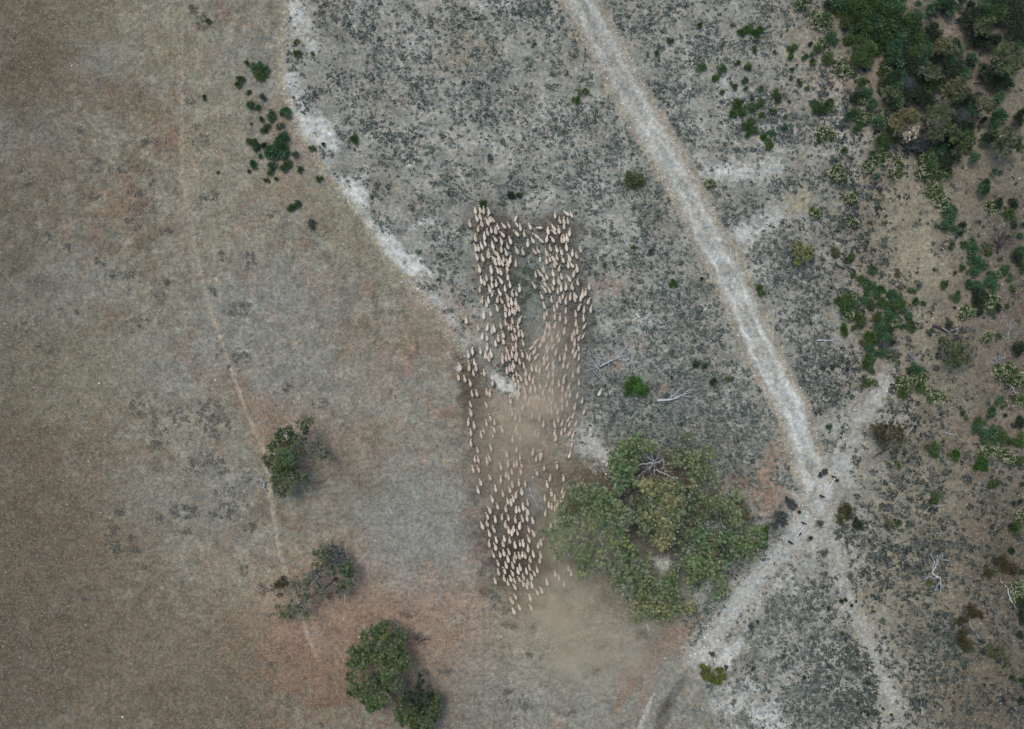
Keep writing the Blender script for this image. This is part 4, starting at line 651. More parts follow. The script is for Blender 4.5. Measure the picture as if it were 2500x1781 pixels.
tree('spreading_tree', 'right edge tree of the big cluster, orange tinged, against the red soil patch', 'tree', (1240+1900/3.5625, 880+1330/3.5625),
     TL(1240, 880, "1700 1190 45 olive .6,1740 1230 50 olive .7,1800 1220 50 olive .8,1850 1260 50 olive,1900 1230 50 yellow .4,1930 1280 50 olive,1950 1150 45 grey .6,2000 1160 45 olive .6,2000 1200 50 olive .7,2030 1270 45 brown,2050 1320 45 olive,2080 1350 40 brown .8,1990 1330 50 olive,1930 1380 55 brown .8,1980 1400 50 olive,1870 1340 40 dark .6,2010 1420 45 olive .6,1560 1420 45 brown .6,1560 1470 45 olive .6,1680 1300 40 brown .5"), 4.2, 26, leaf=.16, dens=1.6, trunk_r=.16, bark=M_darkw, group='trees of the big cluster', grow=1.22, bright=1.85)
tree('spreading_tree', 'bottom right tree of the big cluster, dark green beside the pale side track', 'tree', (1240+1860/3.5625, 1325+40/3.5625),
     TL(1240, 880, "1700 1480 55 teal .6,1760 1440 50 blue .6,1620 1530 55 green .6,1680 1570 60 teal .6,1780 1520 60 green .5,1830 1560 50 teal .5,1900 1500 50 teal .6,1960 1540 60 green .6,2050 1590 60 green .6,2140 1500 55 green .8,2200 1470 45 green .8,2190 1540 55 green .9,2130 1580 55 olive .8,2220 1590 35 green .8,2050 1500 45 grey .5,1830 1480 30 brown .8,1790 1610 36 brown")
     + TL(1240, 1325, "1560 90 50 grey .5,1580 160 55 green .7,1640 180 60 green .7,1600 240 60 green .8,1660 260 50 green .7,1600 320 55 lime .35,1640 350 50 dark .8,1580 370 45 olive .7,1720 60 50 teal .6,1720 140 60 green .5,1780 200 55 green .6,1800 280 60 green .7,1860 320 50 green .7,1840 260 50 grey .6,1800 100 30 brown .8,1900 150 55 teal .6,1870 210 50 grey .5,1990 60 50 green .6,2080 60 55 green .7,2150 50 45 green .8,2100 120 50 grey .7,2160 130 36 grey .5,1890 430 45 green .6,1800 470 45 grey .6,1840 500 36 grey .5,1900 470 30 grey .5,1970 110 40 grey .5,1500 110 40 grey .5"), 4.4, 27, leaf=.16, dens=1.45, trunk_r=.2, bark=M_darkw, group='trees of the big cluster', grow=1.22, bright=1.85)

tree('sparse_tree', 'thin grey tree in the middle of the big cluster, bare twigs showing through', 'tree', (1240+1600/3.5625, 880+1400/3.5625),
     TL(1240, 880, "1600 1180 50 grey .4,1650 1140 50 grey .35,1540 1250 50 grey .4,1620 1290 55 grey .4,1560 1360 55 grey .4,1500 1420 55 grey .5,1480 1520 60 grey .5,1560 1500 50 olive .4,1650 1400 50 grey .4,1720 1350 50 olive .4,1700 1290 40 grey .4,1500 1600 55 grey .4,1150 1300 50 grey .5,1100 1220 45 grey .4,1180 1480 55 grey .5,1240 1560 50 grey .5,1260 1440 45 grey .5,1500 1080 40 grey .35,1560 1120 40 brown .4,1820 1340 45 grey .4,1760 1300 40 grey .4"), 3.6, 29, leaf=.15, dens=2.0, trunk_r=.13, bark=M_darkw, group='trees of the big cluster', grow=1.2, bright=1.55)
# ---------------------------------------------------------------- dead wood, fallen logs and sticks
def dead(name, label, m, limbs, tw=6, L=1.2, r=.03, cat='dead wood', win=(0, 0, 1.0), depth=1, spread=.6, group=None, lo=.12):
    """limbs: (x0,y0,z0,x1,y1,z1,r0,r1) with pixel positions in window win=(ox,oy,scale)"""
    ox, oy, k = win; T = Tubes(); first = None
    for x0, y0, z0, x1, y1, z1, r0, r1 in limbs:
        a = W(ox+x0/k, oy+y0/k, z0+lo); b = W(ox+x1/k, oy+y1/k, z1+lo); first = first or a
        q = T.limb(a, b, r0*1.35, r1*1.5, .10, 5, 6)
        if tw: T.twigs(q, tw, L, r*1.5, spread, depth, .1)
    o = T.obj(name, m, None, Vector((first.x, first.y, float(hgt(first.x, first.y))))); return tag(o, label, cat, group)
Wd = (1400, 820, 6.706)
dead('fallen_tree', 'large grey fallen dead branch with fine radiating twigs touching the flock\'s right side', M_dead,
  [(430,510,.3,650,395,.5,.10,.07),(650,395,.5,820,240,.7,.06,.03),(820,240,.7,905,110,.8,.03,.015),(650,395,.5,880,310,.6,.06,.03),(880,310,.6,940,240,.6,.03,.015),(740,385,.5,1050,430,.4,.035,.012),(430,510,.3,360,200,.9,.05,.02),(420,500,.3,340,340,.8,.05,.03),(340,340,.8,170,200,.9,.03,.012),(400,510,.3,240,290,.6,.04,.015),(400,510,.3,190,560,.4,.04,.012),(400,510,.3,210,460,.5,.04,.02),(210,460,.5,130,380,.5,.02,.01),(400,520,.3,360,620,.4,.04,.015),(410,510,.3,440,640,.4,.04,.015),(560,440,.4,590,570,.3,.03,.02),(590,570,.3,680,690,.2,.02,.01),(410,510,.3,410,350,.8,.03,.015),(400,510,.3,280,400,.6,.03,.012),(740,260,.4,735,110,.4,.02,.01)], 4, .8, .016, win=Wd, depth=2, cat='fallen branch')
dead('fallen_tree', 'pale fallen tree with a straight trunk and forked branches below the round green bush', M_white,
  [(1375,1068,.1,1630,1040,.2,.16,.10),(1630,1040,.2,1780,975,.5,.08,.05),(1780,975,.5,1900,880,.6,.04,.02),(1780,975,.5,1940,920,.5,.04,.015),(1900,880,.6,1980,880,.5,.02,.01),(1780,985,.4,1950,995,.4,.035,.015),(1600,1020,.2,1595,930,.4,.05,.03),(1600,1010,.2,1740,890,.6,.05,.02),(1595,930,.4,1640,860,.6,.03,.01),(1630,1040,.2,1720,980,.4,.04,.02)], 3, .8, .014, win=Wd, depth=2, cat='fallen tree')
Wt = (1240, 880, 3.5625)
dead('dead_tree', 'grey dead tree crown with bare spreading branches inside the big green cluster', M_dead,
  [(1275,895,1.5,1150,905,2.8,.10,.04),(1150,905,2.8,1080,950,3,.04,.015),(1275,895,1.5,1210,840,2.8,.08,.03),(1275,895,1.5,1240,800,3,.08,.03),(1275,895,1.5,1200,960,2.5,.07,.02),(1200,960,2.5,1090,1025,2.6,.03,.012),(1275,895,1.5,1350,860,2.5,.07,.03),(1350,860,2.5,1360,960,2,.03,.015),(1290,950,1.2,1450,1025,1.6,.08,.03),(1275,895,1.5,1270,1000,2.4,.05,.02),(1275,895,0,1275,895,1.5,.14,.10),(1275,895,1.5,1310,820,2.6,.05,.02)], 5, 1.2, .018, win=Wt, depth=2, cat='dead tree')
dead('dead_tree', 'thin pale bare tree leaning through the lower right of the big cluster', M_white,
  [(1888,1590,.3,1860,1420,2.6,.07,.05),(1860,1420,2.6,1850,1330,3.2,.045,.03),(1850,1330,3.2,1800,1290,3.6,.03,.012),(1850,1330,3.2,1890,1290,3.6,.03,.012),(1860,1440,2.4,1800,1530,2.8,.03,.012)], 3, .9, .014, win=Wt, cat='dead tree')
dead('fallen_log', 'black forked fallen trunk on brown soil between the trees of the big cluster', M_darkw,
  [(1540,1045,.2,1560,1130,.3,.16,.14),(1560,1130,.3,1610,1215,.3,.14,.09),(1610,1215,.3,1690,1225,.5,.08,.03),(1560,1130,.3,1500,1180,.6,.06,.02),(1500,1260,.5,1440,1320,.5,.06,.03),(1500,1260,.5,1400,1300,.8,.05,.02)], 3, .9, .02, win=Wt, cat='fallen log')
dead('dead_shrub', 'pale tangle of dead twigs at the right upper side of the big cluster', M_dead,
  [(1740,1130,.1,1650,1090,.5,.03,.01),(1740,1130,.1,1690,1050,.6,.03,.01),(1740,1130,.1,1760,1060,.6,.03,.01),(1740,1130,.1,1720,1180,.5,.03,.01),(1650,1110,.1,1620,1020,.8,.04,.015),(1650,1110,.1,1670,1030,.8,.03,.012)], 6, .8, .012, win=Wt, depth=2, cat='dead shrub')
dead('fallen_branch', 'bleached branch lying among the lower trees of the big cluster', M_white,
  [(1120,1490,.8,1210,1560,.9,.07,.03),(1180,1530,.8,1185,1580,.8,.03,.012)], 2, .6, .012, win=Wt, cat='fallen branch')
dead('dead_branch', 'black bare branches sticking out over the pale side track at the cluster\'s edge', M_darkw,
  [(1930,110,2.4,2010,185,2.2,.07,.05),(2010,185,2.2,2090,250,2,.05,.015),(2010,185,2.2,2090,210,2.2,.03,.012),(1920,230,2,1915,340,1.8,.05,.03),(1915,340,1.8,1895,420,1.4,.03,.012),(1930,110,2.4,1920,230,2,.05,.05),(1880,110,0,1930,110,2.4,.09,.07)], 4, .6, .014, win=(1240, 1325, 3.5625), cat='dead branch')
dead('fallen_branch', 'small forked dead branch on the ground between sheep left of the big tree', M_dead,
  [(1045,810,.1,1060,880,.1,.07,.06),(1060,900,.1,1110,985,.2,.06,.04),(1110,985,.2,1140,1040,.2,.04,.03),(1140,1040,.2,1200,1080,.2,.025,.01),(1140,1040,.2,1175,1100,.2,.025,.01),(1070,920,.1,1020,930,.2,.02,.01),(1110,985,.2,1170,1010,.2,.02,.01)], 2, .5, .012, win=(1100, 1040, 5.4125), cat='fallen branch')
dead('fallen_branch', 'grey forked dead branch lying beside the foot path left of the gum tree', M_dead,
  [(395,1475,.1,330,1420,.2,.06,.06),(330,1420,.2,260,1400,.3,.04,.02),(330,1420,.2,335,1310,.3,.06,.05),(335,1310,.3,240,1260,.4,.045,.03),(240,1260,.4,70,1230,.5,.03,.012),(335,1310,.3,200,1170,.5,.045,.015),(335,1310,.3,400,1280,.4,.03,.02),(335,1310,.3,110,1190,.5,.03,.012)], 4, .9, .012, win=(600, 1000, 7.383), depth=2, cat='fallen branch')
dead('fallen_branch', 'thin curved dead stick among the sheep of the left arm', M_dead,
  [(685,330,.1,705,430,.1,.03,.02),(705,430,.1,780,430,.1,.02,.01),(780,430,.1,820,410,.1,.01,.008)], 2, .4, .01, win=(1100, 760, 5.4125), cat='stick')
dead('leaning_stem', 'pale twigs poking out of the green mat in the gap between the flock\'s arms', M_dead,
  [(975,1110,.1,1010,1095,.3,.02,.01),(1010,1095,.3,1045,1110,.3,.015,.008),(1070,1220,.1,1120,1250,.2,.02,.01),(930,1040,.1,960,1080,.2,.02,.01)], 2, .4, .008, win=(1100, 480, 5.4125), cat='stick')
A = (1860, 440, 3.5625)
dead('fallen_tree', 'white dead tree lying flat, roots left and twigs right, left of the long green heath', M_white,
  [(475,1395,.1,600,1395,.2,.07,.05),(600,1395,.2,660,1370,.4,.04,.015),(600,1395,.2,690,1390,.3,.04,.012),(590,1395,.2,650,1430,.3,.03,.01),(560,1395,.2,530,1420,.3,.02,.01)], 4, .7, .012, win=A, depth=2, cat='fallen tree')
dead('fallen_tree', 'dark charred log with a pale spray of branches on open ground near the right edge', M_darkw,
  [(1490,1265,.15,1590,1300,.25,.17,.12),(1590,1300,.25,1700,1360,.5,.07,.02),(1590,1300,.25,1730,1270,.6,.06,.02),(1590,1300,.25,1660,1330,.5,.05,.02)], 7, 1.0, .02, win=A, depth=2, cat='fallen tree')
dead('fallen_branch', 'pale twisted branches beside the charred log near the right edge', M_dead,
  [(1575,1290,.5,1650,1340,.7,.05,.02),(1640,1310,.6,1730,1280,.8,.03,.01)], 4, .8, .014, win=A, cat='fallen branch')
dead('dead_shrub', 'dark purple grey leafless bush with a thick stem near the right edge', M_darkw,
  [(2055,640,.1,2055,560,.8,.07,.06),(2055,560,.8,2010,490,1.4,.05,.02),(2055,560,.8,2060,450,1.6,.05,.02),(2055,560,.8,2120,450,1.5,.05,.02),(2055,560,.8,2180,500,1.3,.05,.02),(2055,560,.8,2230,550,1.2,.05,.02),(2055,560,.8,2090,470,1.6,.04,.02),(2100,550,.9,2200,460,1.3,.03,.01)], 16, 1.0, .014, win=A, depth=2, cat='dead shrub')
dead('dead_shrub', 'small pale lilac leafless bush near the right edge above the scrub', M_dead,
  [(2135,1380,.1,2150,1310,.5,.03,.02),(2150,1310,.5,2120,1220,.8,.02,.01),(2150,1310,.5,2190,1260,.8,.02,.01),(2150,1310,.5,2160,1240,.9,.02,.01)], 9, .7, .01, win=A, depth=2, cat='dead shrub')
dead('dead_shrub', 'pale dead twiggy bush above the large flowering shrub on the right', M_dead,
  [(1340,1600,.1,1320,1540,.6,.03,.015),(1340,1600,.1,1370,1530,.6,.03,.015),(1340,1600,.1,1290,1500,.8,.02,.01)], 6, .8, .01, win=A, depth=2, cat='dead shrub')
dead('dead_shrub', 'faint lilac grey dead bush at the right edge left of the dark round shrub', M_dead,
  [(2060,1600,.1,2020,1540,.5,.02,.01),(2060,1600,.1,2100,1540,.5,.02,.01),(2060,1600,.1,2060,1520,.6,.02,.01),(2060,1600,.1,2000,1590,.5,.02,.01)], 12, .9, .01, win=A, depth=2, cat='dead shrub')
Bq = (1860, 880, 3.5625)
STK = [('680 130', 'pale bent stick on scrub right of the main track', [(655,165,.1,700,110,.2,.03,.02),(700,110,.2,740,105,.2,.02,.01)], M_dead),
 ('x', 'dark topped pale stick right of the brown thin shrub', [(1255,655,.1,1310,580,.2,.04,.03),(1310,580,.2,1350,520,.3,.03,.015)], M_dead),
 ('x', 'white arched stick in the open right of the brown thin shrub', [(1595,630,.1,1660,645,.3,.04,.03),(1660,645,.3,1735,695,.1,.03,.015),(1595,630,.1,1595,655,.1,.02,.01)], M_white),
 ('x', 'long pale curved stick below the white flowering shrub pair', [(1700,310,.1,1750,350,.2,.035,.03),(1750,350,.2,1785,400,.2,.03,.012)], M_dead),
 ('x', 'pale stick standing between flowering shrubs at the right edge', [(2165,215,.1,2190,255,.4,.05,.04),(2190,255,.4,2210,300,.5,.04,.02)], M_dead),
 ('x', 'thin pale curved stick low at the far right on bare soil', [(1885,1060,.1,1930,1110,.2,.03,.02),(1930,1110,.2,1975,1150,.1,.02,.01)], M_dead),
 ('x', 'pale crescent shaped stick under the small green shrub', [(1485,1260,.1,1545,1270,.2,.04,.035),(1545,1270,.2,1605,1250,.1,.035,.015)], M_white),
 ('x', 'short pale stick near the scorched twigs right of centre scrub', [(1485,915,.1,1530,955,.2,.025,.012)], M_dead),
 ('x', 'black forked twig on the dotted scrub at the right', [(1580,990,.2,1500,1010,.2,.035,.03),(1500,1010,.2,1460,990,.3,.02,.01),(1500,1010,.2,1440,1040,.3,.02,.01)], M_darkw),
 ('x', 'dark shadowy fallen stem under the thin brown shrub', [(980,835,.1,1060,790,.2,.07,.06),(1060,790,.2,1140,750,.3,.06,.03)], M_darkw)]
for _, lb, lm, m_ in STK: dead('stick', lb, m_, lm, 1, .4, .012, win=Bq, cat='stick')
Cq = (1860, 1325, 3.5625)
dead('dead_tree', 'twisted silver dead tree lying on the brown ground at the lower right', M_dead,
  [(1550,310,.2,1480,270,.4,.11,.10),(1480,270,.4,1520,190,.6,.08,.05),(1520,190,.6,1530,110,.8,.05,.02),(1480,270,.4,1500,160,.7,.06,.03),(1500,160,.7,1470,110,.7,.03,.012),(1530,130,.7,1590,80,.8,.03,.01),(1550,310,.2,1410,300,.3,.05,.02),(1550,310,.2,1560,370,.3,.06,.03),(1545,340,.3,1500,420,.4,.04,.015),(1555,350,.3,1550,430,.4,.04,.015),(1520,190,.6,1560,120,.8,.04,.015),(1560,150,.6,1650,160,.6,.03,.01)], 4, .7, .014, win=Cq, depth=2, cat='dead tree')
dead('dead_branch', 'black branch with fine twigs crossing the silver dead tree at the lower right', M_darkw,
  [(1540,330,.1,1490,280,.2,.12,.1),(1490,280,.2,1470,240,.2,.1,.05),(1560,180,.3,1540,60,.3,.05,.02),(1600,160,.3,1660,160,.3,.03,.01)], 5, .7, .014, win=Cq, depth=2, cat='dead branch')
for lb, lm, m_ in [('long white curved log beside the dark flowering shrub at the lower right edge', [(2080,340,.2,2140,400,.3,.05,.06),(2140,400,.3,2165,500,.3,.06,.07),(2165,500,.3,2210,575,.2,.07,.04),(2080,340,.2,2070,320,.3,.03,.01)], M_white),
 ('dark curved branch above the olive brown shrub near the lower right edge', [(1810,185,.2,1870,210,.2,.05,.04),(1870,210,.2,1935,215,.2,.04,.02)], M_darkw),
 ('pale jagged branch between the two brown shrubs at the lower right', [(1800,690,.2,1840,760,.3,.04,.04),(1840,760,.3,1910,850,.2,.04,.02),(1870,800,.3,1880,830,.3,.02,.01)], M_dead),
 ('short black log right of the brown shrub at the lower right', [(1810,855,.2,1895,892,.2,.06,.05)], M_darkw),
 ('thin dark stem crossing the olive shrub at the lower right', [(1725,555,.5,1800,615,.9,.04,.02)], M_darkw)]:
    dead('fallen_branch', lb, m_, lm, 2, .5, .012, win=Cq, cat='fallen branch')
dead('fallen_log', 'short white log end below the big cluster beside a dark litter heap', M_white, [(1205,710,.1,1225,765,.1,.07,.05)], 0, win=(1240, 1325, 3.5625), cat='fallen log')
dead('stick', 'short black stick lying on the white clay of the side track', M_darkw, [(1838,825,.1,1855,858,.1,.05,.04)], 0, win=(1240, 1325, 3.5625), cat='stick')
dead('fallen_branch', 'dark purple dead brush heap right of the broad green tree\'s crown', M_darkw, [(1380,820,.1,1440,860,.3,.03,.02),(1440,860,.3,1540,830,.3,.03,.01),(1400,840,.1,1500,850,.3,.02,.01)], 12, .7, .012, win=(620, 1325, 3.5625), depth=2, cat='dead brush')
dead('dead_branch', 'small white clawed branch beside the pale bank in the upper left', M_white, [(300,680,.1,325,715,.2,.03,.02),(325,715,.2,285,745,.2,.02,.01),(325,715,.2,345,700,.3,.02,.01)], 3, .5, .01, win=(620, 0, 3.5625), cat='dead branch')

# ---------------------------------------------------------------- two strainer frames of the old gateway
def frame(label, b1, b2):
    A1, B1 = G(*b1), G(*b2); root = empty('fence_strainer', A1); tag(root, label, 'fence frame', 'fence strainer frames by the track crossing')
    for P_, r in ((A1, .12), (B1, .15)):
        T = Tubes(); top = P_+Vector((0, 0, 1.55)); T.tube([P_-Vector((0, 0, .2)), P_+Vector((0, 0, .7)), top], r, r*.9, 9); T.tube([top+Vector((0, 0, .003)), top+Vector((0, 0, .03))], r*.7, r*.5, 9)
        T.obj('post', M_post, root, A1)
    T = Tubes(); d = (B1-A1).normalized(); T.tube([A1+Vector((0, 0, 1.38))+d*.1, (A1+B1)/2+Vector((0, 0, 1.37)), B1+Vector((0, 0, 1.38))-d*.1], .062, .062, 8); T.obj('rail', M_rail, root, A1)
    T = Tubes(); T.tube([A1+Vector((0, 0, 1.25))+d*.12, B1+Vector((0, 0, .15))-d*.12], .012, .012, 4); T.obj('stay_wire', M_rail, root, A1)
frame('upper fence frame of two black posts and a white rail at the crossing', (2031, 1163), (2002, 1210))
frame('lower fence frame of two black posts and a white rail on pale ground', (1958, 1275.5), (1925.5, 1322))
# ---------------------------------------------------------------- shrubs: prototypes, then one copy per shrub seen
def shrub_mesh(pal, size, seed, flower=0.0, sparse=1.0):
    g = np.random.default_rng(seed); r = size
    lobes = max(3, int(5+r*4)); bl = []
    for i in range(lobes):
        a = g.uniform(0, 6.28); q = g.uniform(.15, .72)*r; lr = g.uniform(.28, .5)*r
        bl.append((math.cos(a)*q, math.sin(a)*q, (r-q)*.55+.12, lr))
    C_, N_, T_, L_, W_, K_ = [], [], [], [], [], []
    for x, y, z, lr in bl:
        n = int((175*lr**1.5+48)*sparse); d = g.normal(size=(n, 3)); d[:, 2] = abs(d[:, 2])*.8; d /= np.linalg.norm(d, axis=1, keepdims=True)
        q = g.random((n, 1))**.5; c = np.array([x, y, z])+d*q*lr*np.array([1, 1, .9]); c[:, 2] = np.maximum(c[:, 2], .03)
        c += out_(g, d, lr); out = d*.9+np.array([x, y, 0])/(r+.1)*.5+g.normal(0, .35, (n, 3)); nn = np.cross(out, g.normal(size=(n, 3)))+np.array([0, 0, 1.5]); nn /= np.linalg.norm(nn, axis=1, keepdims=True)
        C_.append(c); N_.append(nn); T_.append(out); ll = .19+.07*min(r, 2); L_.append(ll*g.uniform(.7, 1.6, n)); W_.append(ll*g.uniform(.22, .42, n))
        tone = PAL[pal][g.integers(0, 4)]*g.uniform(.75, 1.6); kk = .5*PAL[pal][g.integers(0, 4, n)]+.5*tone; K_.append(kk*g.uniform(.45, 1.75, (n, 1)))
    v, f = leaf_quads(np.concatenate(C_), np.concatenate(N_), np.concatenate(T_), np.concatenate(L_), np.concatenate(W_)); k = np.repeat(np.concatenate(K_), 4, 0)
    fol = mesh_np('foliage', v, f, M_leaf, k); blo = None
    if flower:
        nc = int(20*r*r*flower)+9; a = g.uniform(0, 6.28, nc); q = g.uniform(.1, .95, nc)**.7*r; cc = np.stack([np.cos(a)*q, np.sin(a)*q, (r-q)*.55+.38*r*.8], 1); K = 7
        c = (cc[:, None]+g.normal(0, .07, (nc, K, 3))).reshape(-1, 3); nn = g.normal(0, .5, (nc*K, 3))+np.array([0, 0, 1.]); nn /= np.linalg.norm(nn, axis=1, keepdims=True)
        v, f = leaf_quads(c, nn, np.cross(nn, g.normal(size=(nc*K, 3))), g.uniform(.10, .20, nc*K), g.uniform(.08, .14, nc*K))
        blo = mesh_np('blossom', v, f, M_leaf, np.repeat(PAL['flower'][g.integers(0, 4, nc*K)]*g.uniform(.7, 1.0, (nc*K, 1)), 4, 0))
    T = Tubes()
    for i in range(4 if r < .8 else 8):
        b = bl[g.integers(0, lobes)]; T.limb((g.uniform(-.06, .06), g.uniform(-.06, .06), -.05), (b[0]*.9, b[1]*.9, b[2]), .035*max(r, .5), .012, .1, 3, 4)
    st = bpy.data.meshes.new('stem'); st.from_pydata(T.v, [], T.f); st.materials.append(M_bark); st.shade_smooth()
    return fol, st, blo
PROTO = {}
def out_(g, d, lr):        # a share of the shoots stick out of the dome
    m = (g.random((len(d), 1)) < .22); return d*m*lr*g.uniform(.1, .55, (len(d), 1))*np.array([1, 1, .5])
def proto(kind, cls):
    key = (kind, cls)
    if key not in PROTO:
        pal, fl, sp = {'flower': ('green', 1.7, 1.0), 'flowerd': ('green', 1.1, 1.0), 'thin': ('grey', 0, .45), 'thinb': ('brown', 0, .5), 'thino': ('olive', 0, .6)}.get(kind, (kind, 0, 1.0))
        PROTO[key] = [shrub_mesh(pal, (.45, 1.0, 1.8)[cls], hash_(kind)+cls*10+j, fl, sp) for j in range(3)]
    return PROTO[key]
def hash_(s): return sum(ord(c)*(i+3) for i, c in enumerate(s))
SHR = []   # (x, y, r, kind) in photo px
def add(ox, oy, s):
    for q in s.replace('\n', '').split(','):
        w = q.split(); SHR.append((ox+float(w[0])/3.5625, oy+float(w[1])/3.5625, float(w[2])/3.5625, w[3]))
add(620, 0, "20 590 45 teal,90 590 45 teal,50 640 45 green,280 980 42 teal,140 1010 42 teal,70 1040 24 teal,100 1120 36 green,230 1100 30 grey,260 1190 46 teal,230 1280 60 teal,160 1320 52 teal,240 1340 52 teal,180 1370 36 teal,280 1420 36 green,260 1470 28 teal,160 1430 42 teal,145 1490 28 green,360 1350 26 grey,410 1480 28 green,500 1300 26 green,570 1550 26 green,607 1258 20 teal,878 1210 34 bright,20 1280 30 teal,100 1270 30 dark,60 1360 20 teal,78 850 26 grey,38 938 18 teal,375 470 28 olive,370 370 20 olive,195 1560 18 green,110 1575 22 green,515 465 16 olive,5 1420 20 green")
add(0, 0, "2090 690 34 green,2070 740 26 green,2170 810 20 green,2180 915 32 teal,2250 935 20 teal,1785 850 20 green,1810 195 22 green,2200 1430 28 teal,2200 1240 36 green,2235 1290 36 teal,1900 1510 14 bright,2165 1495 16 green,2185 1080 12 green,2150 555 20 olive")
add(620, 440, "330 240 32 green,370 205 32 teal,500 385 34 grey,2240 130 30 dark,1990 205 34 green")
add(1240, 0, "655 800 36 flower,592 875 32 bright,1410 350 26 green,1292 465 20 green,1690 595 34 green,1865 615 36 green,1805 692 24 bright,1670 222 24 green,2090 240 38 green,2030 285 26 bright,2165 290 34 bright,2195 255 26 green,2150 435 26 green,2090 590 30 green,2000 555 22 green,2050 700 26 teal,2192 770 22 green,1870 795 20 green,1980 760 26 green,2000 900 42 green,2040 950 36 green,2110 935 42 teal,2195 905 32 green,1960 990 26 bright,2020 985 26 bright,2090 1080 40 green,2120 1130 36 green,2080 1170 26 bright,2120 860 22 teal,2220 1190 20 bright,2210 1000 24 green,1760 1595 38 flower,1100 1560 60 thino,1060 1590 40 thino,1960 220 20 thin,2160 350 26 thin,2060 770 18 teal,2260 1260 28 green")
add(1240, 440, "1440 905 34 bright,2180 940 26 green,2205 975 26 green,840 750 20 green,1680 860 16 dark,1240 625 26 blue,1090 590 18 green,30 130 22 dark,100 130 22 dark,1160 20 30 thino")
add(1240, 880, "1115 240 84 bright,1420 150 15 green,1790 190 28 dark,1930 160 26 olive,1715 50 22 dark,1630 30 26 dark")
add(1860, 0, "355 15 50 flower,480 160 60 flower,560 200 60 flower,610 330 50 teal,520 370 40 flower,480 440 36 green,570 500 46 green,760 350 42 green,670 560 40 flower,720 620 50 flower,420 390 18 dark,265 420 34 green,240 490 24 bright,365 495 28 teal,430 540 26 green,260 610 22 teal,245 680 18 green,320 722 24 green,385 780 22 green,130 840 40 green,150 890 18 bright,110 455 16 olive,460 890 34 teal,500 950 50 green,560 930 46 green,590 880 24 teal,190 1110 32 teal,95 1150 30 teal,200 1030 20 green,90 980 28 green,240 885 14 green,530 1160 50 flowerd,590 1170 44 flower,495 1240 16 green,810 860 46 dark,870 860 44 flowerd,920 790 42 teal,960 920 46 teal,800 1000 56 teal,870 1010 56 flowerd,850 1090 46 green,1000 1040 46 teal,1040 1060 40 flowerd,710 1310 28 green,650 1490 50 flower,690 1540 40 flower,930 1440 46 flower,1000 1380 40 flower,1050 1370 42 flower,960 1330 24 teal,1190 1420 46 flower,1160 1510 40 flower,990 1540 28 teal,1850 1370 40 teal,2020 1490 26 teal,2070 1500 20 grey,880 720 40 green,800 655 20 teal,1090 970 20 teal,15 1190 20 bright,60 1255 34 green")
add(1860, 0, "700 30 75 teal,620 60 60 dark,650 110 34 lime,790 40 60 olive,860 30 70 green,970 30 70 green,1060 20 60 teal,1180 20 60 olive,760 150 60 green,720 210 46 olive,860 140 70 olive,960 110 70 green,1060 110 70 green,1170 100 65 teal,820 250 60 teal,900 230 60 green,1000 210 70 teal,1090 220 70 green,1190 200 70 dark,1290 180 70 green,1360 160 45 teal,1000 280 50 teal,1110 300 56 green,1210 290 65 teal,1310 270 60 dark,880 330 60 green,940 420 60 green,860 480 60 green,900 530 45 green,1000 430 50 bright,820 520 46 green,1120 410 50 grey,1190 400 60 teal,1280 370 60 dark,1370 330 50 green,1480 260 50 dark,1530 330 50 dark,1130 480 56 teal,1230 490 60 dark,1330 460 60 green,1430 430 50 teal,1180 560 50 teal,1290 570 60 dark,1390 540 60 teal,1500 500 50 dark,1600 480 50 teal,1700 600 55 dark,1640 540 50 teal,1720 660 40 teal,1080 620 50 flowerd,1130 680 60 dark,1220 650 60 teal,1320 640 60 dark,1060 740 50 olive,1160 740 60 teal,1270 730 60 blue,1380 740 56 dark,1330 820 60 dark,1420 870 60 dark,1480 740 56 green,1150 870 50 teal,1800 560 36 dark,1830 500 40 teal,1690 390 34 dark,1720 440 30 teal,1560 20 50 teal,1480 80 40 teal,1510 110 30 grey,1620 50 50 dark,1660 100 45 teal,1730 10 26 dark,1360 50 20 teal,1820 60 36 dark,1820 110 40 dark,1760 160 46 dark,1900 110 46 dark,1960 70 50 teal,2050 40 60 dark,2150 30 60 dark,2230 60 60 dark,1830 210 60 dark,1980 20 24 teal,2060 130 60 green,2170 120 60 dark,2250 160 50 dark,2200 220 60 dark,2250 300 50 dark,1870 340 50 dark,1960 340 50 dark,2050 360 50 dark,1850 390 26 olive,2250 380 40 teal,1940 640 56 dark,2020 560 36 dark,2060 720 60 dark,2110 690 50 teal,2160 740 26 teal,2040 850 50 teal,2050 1010 56 teal,2030 1080 42 teal,1930 1060 30 dark,2250 1010 46 dark,2220 1070 40 dark,1930 1190 44 dark,1990 1190 40 dark,1800 870 56 dark,1830 950 46 teal,1720 1000 56 blue,1650 1060 46 dark,1790 1100 50 dark,1080 1180 56 dark,1060 1230 50 green,1150 1220 36 dark,1320 1230 56 blue,1400 1260 56 blue,1440 1330 56 flowerd,1410 1400 36 flower,1500 1320 50 flowerd,1580 1220 60 dark,1580 1310 50 teal,1500 1440 50 green,1430 1500 44 flower,1520 1510 50 flower,1590 1490 50 flower,1600 1400 50 dark,1480 1410 40 teal,1390 1530 26 flower,1670 1360 44 flowerd,1700 1250 60 dark,1780 1220 56 green,1780 1290 40 olive,1740 860 50 dark,1640 620 40 dark,1660 690 40 dark,1570 690 50 dark,1760 640 40 teal")
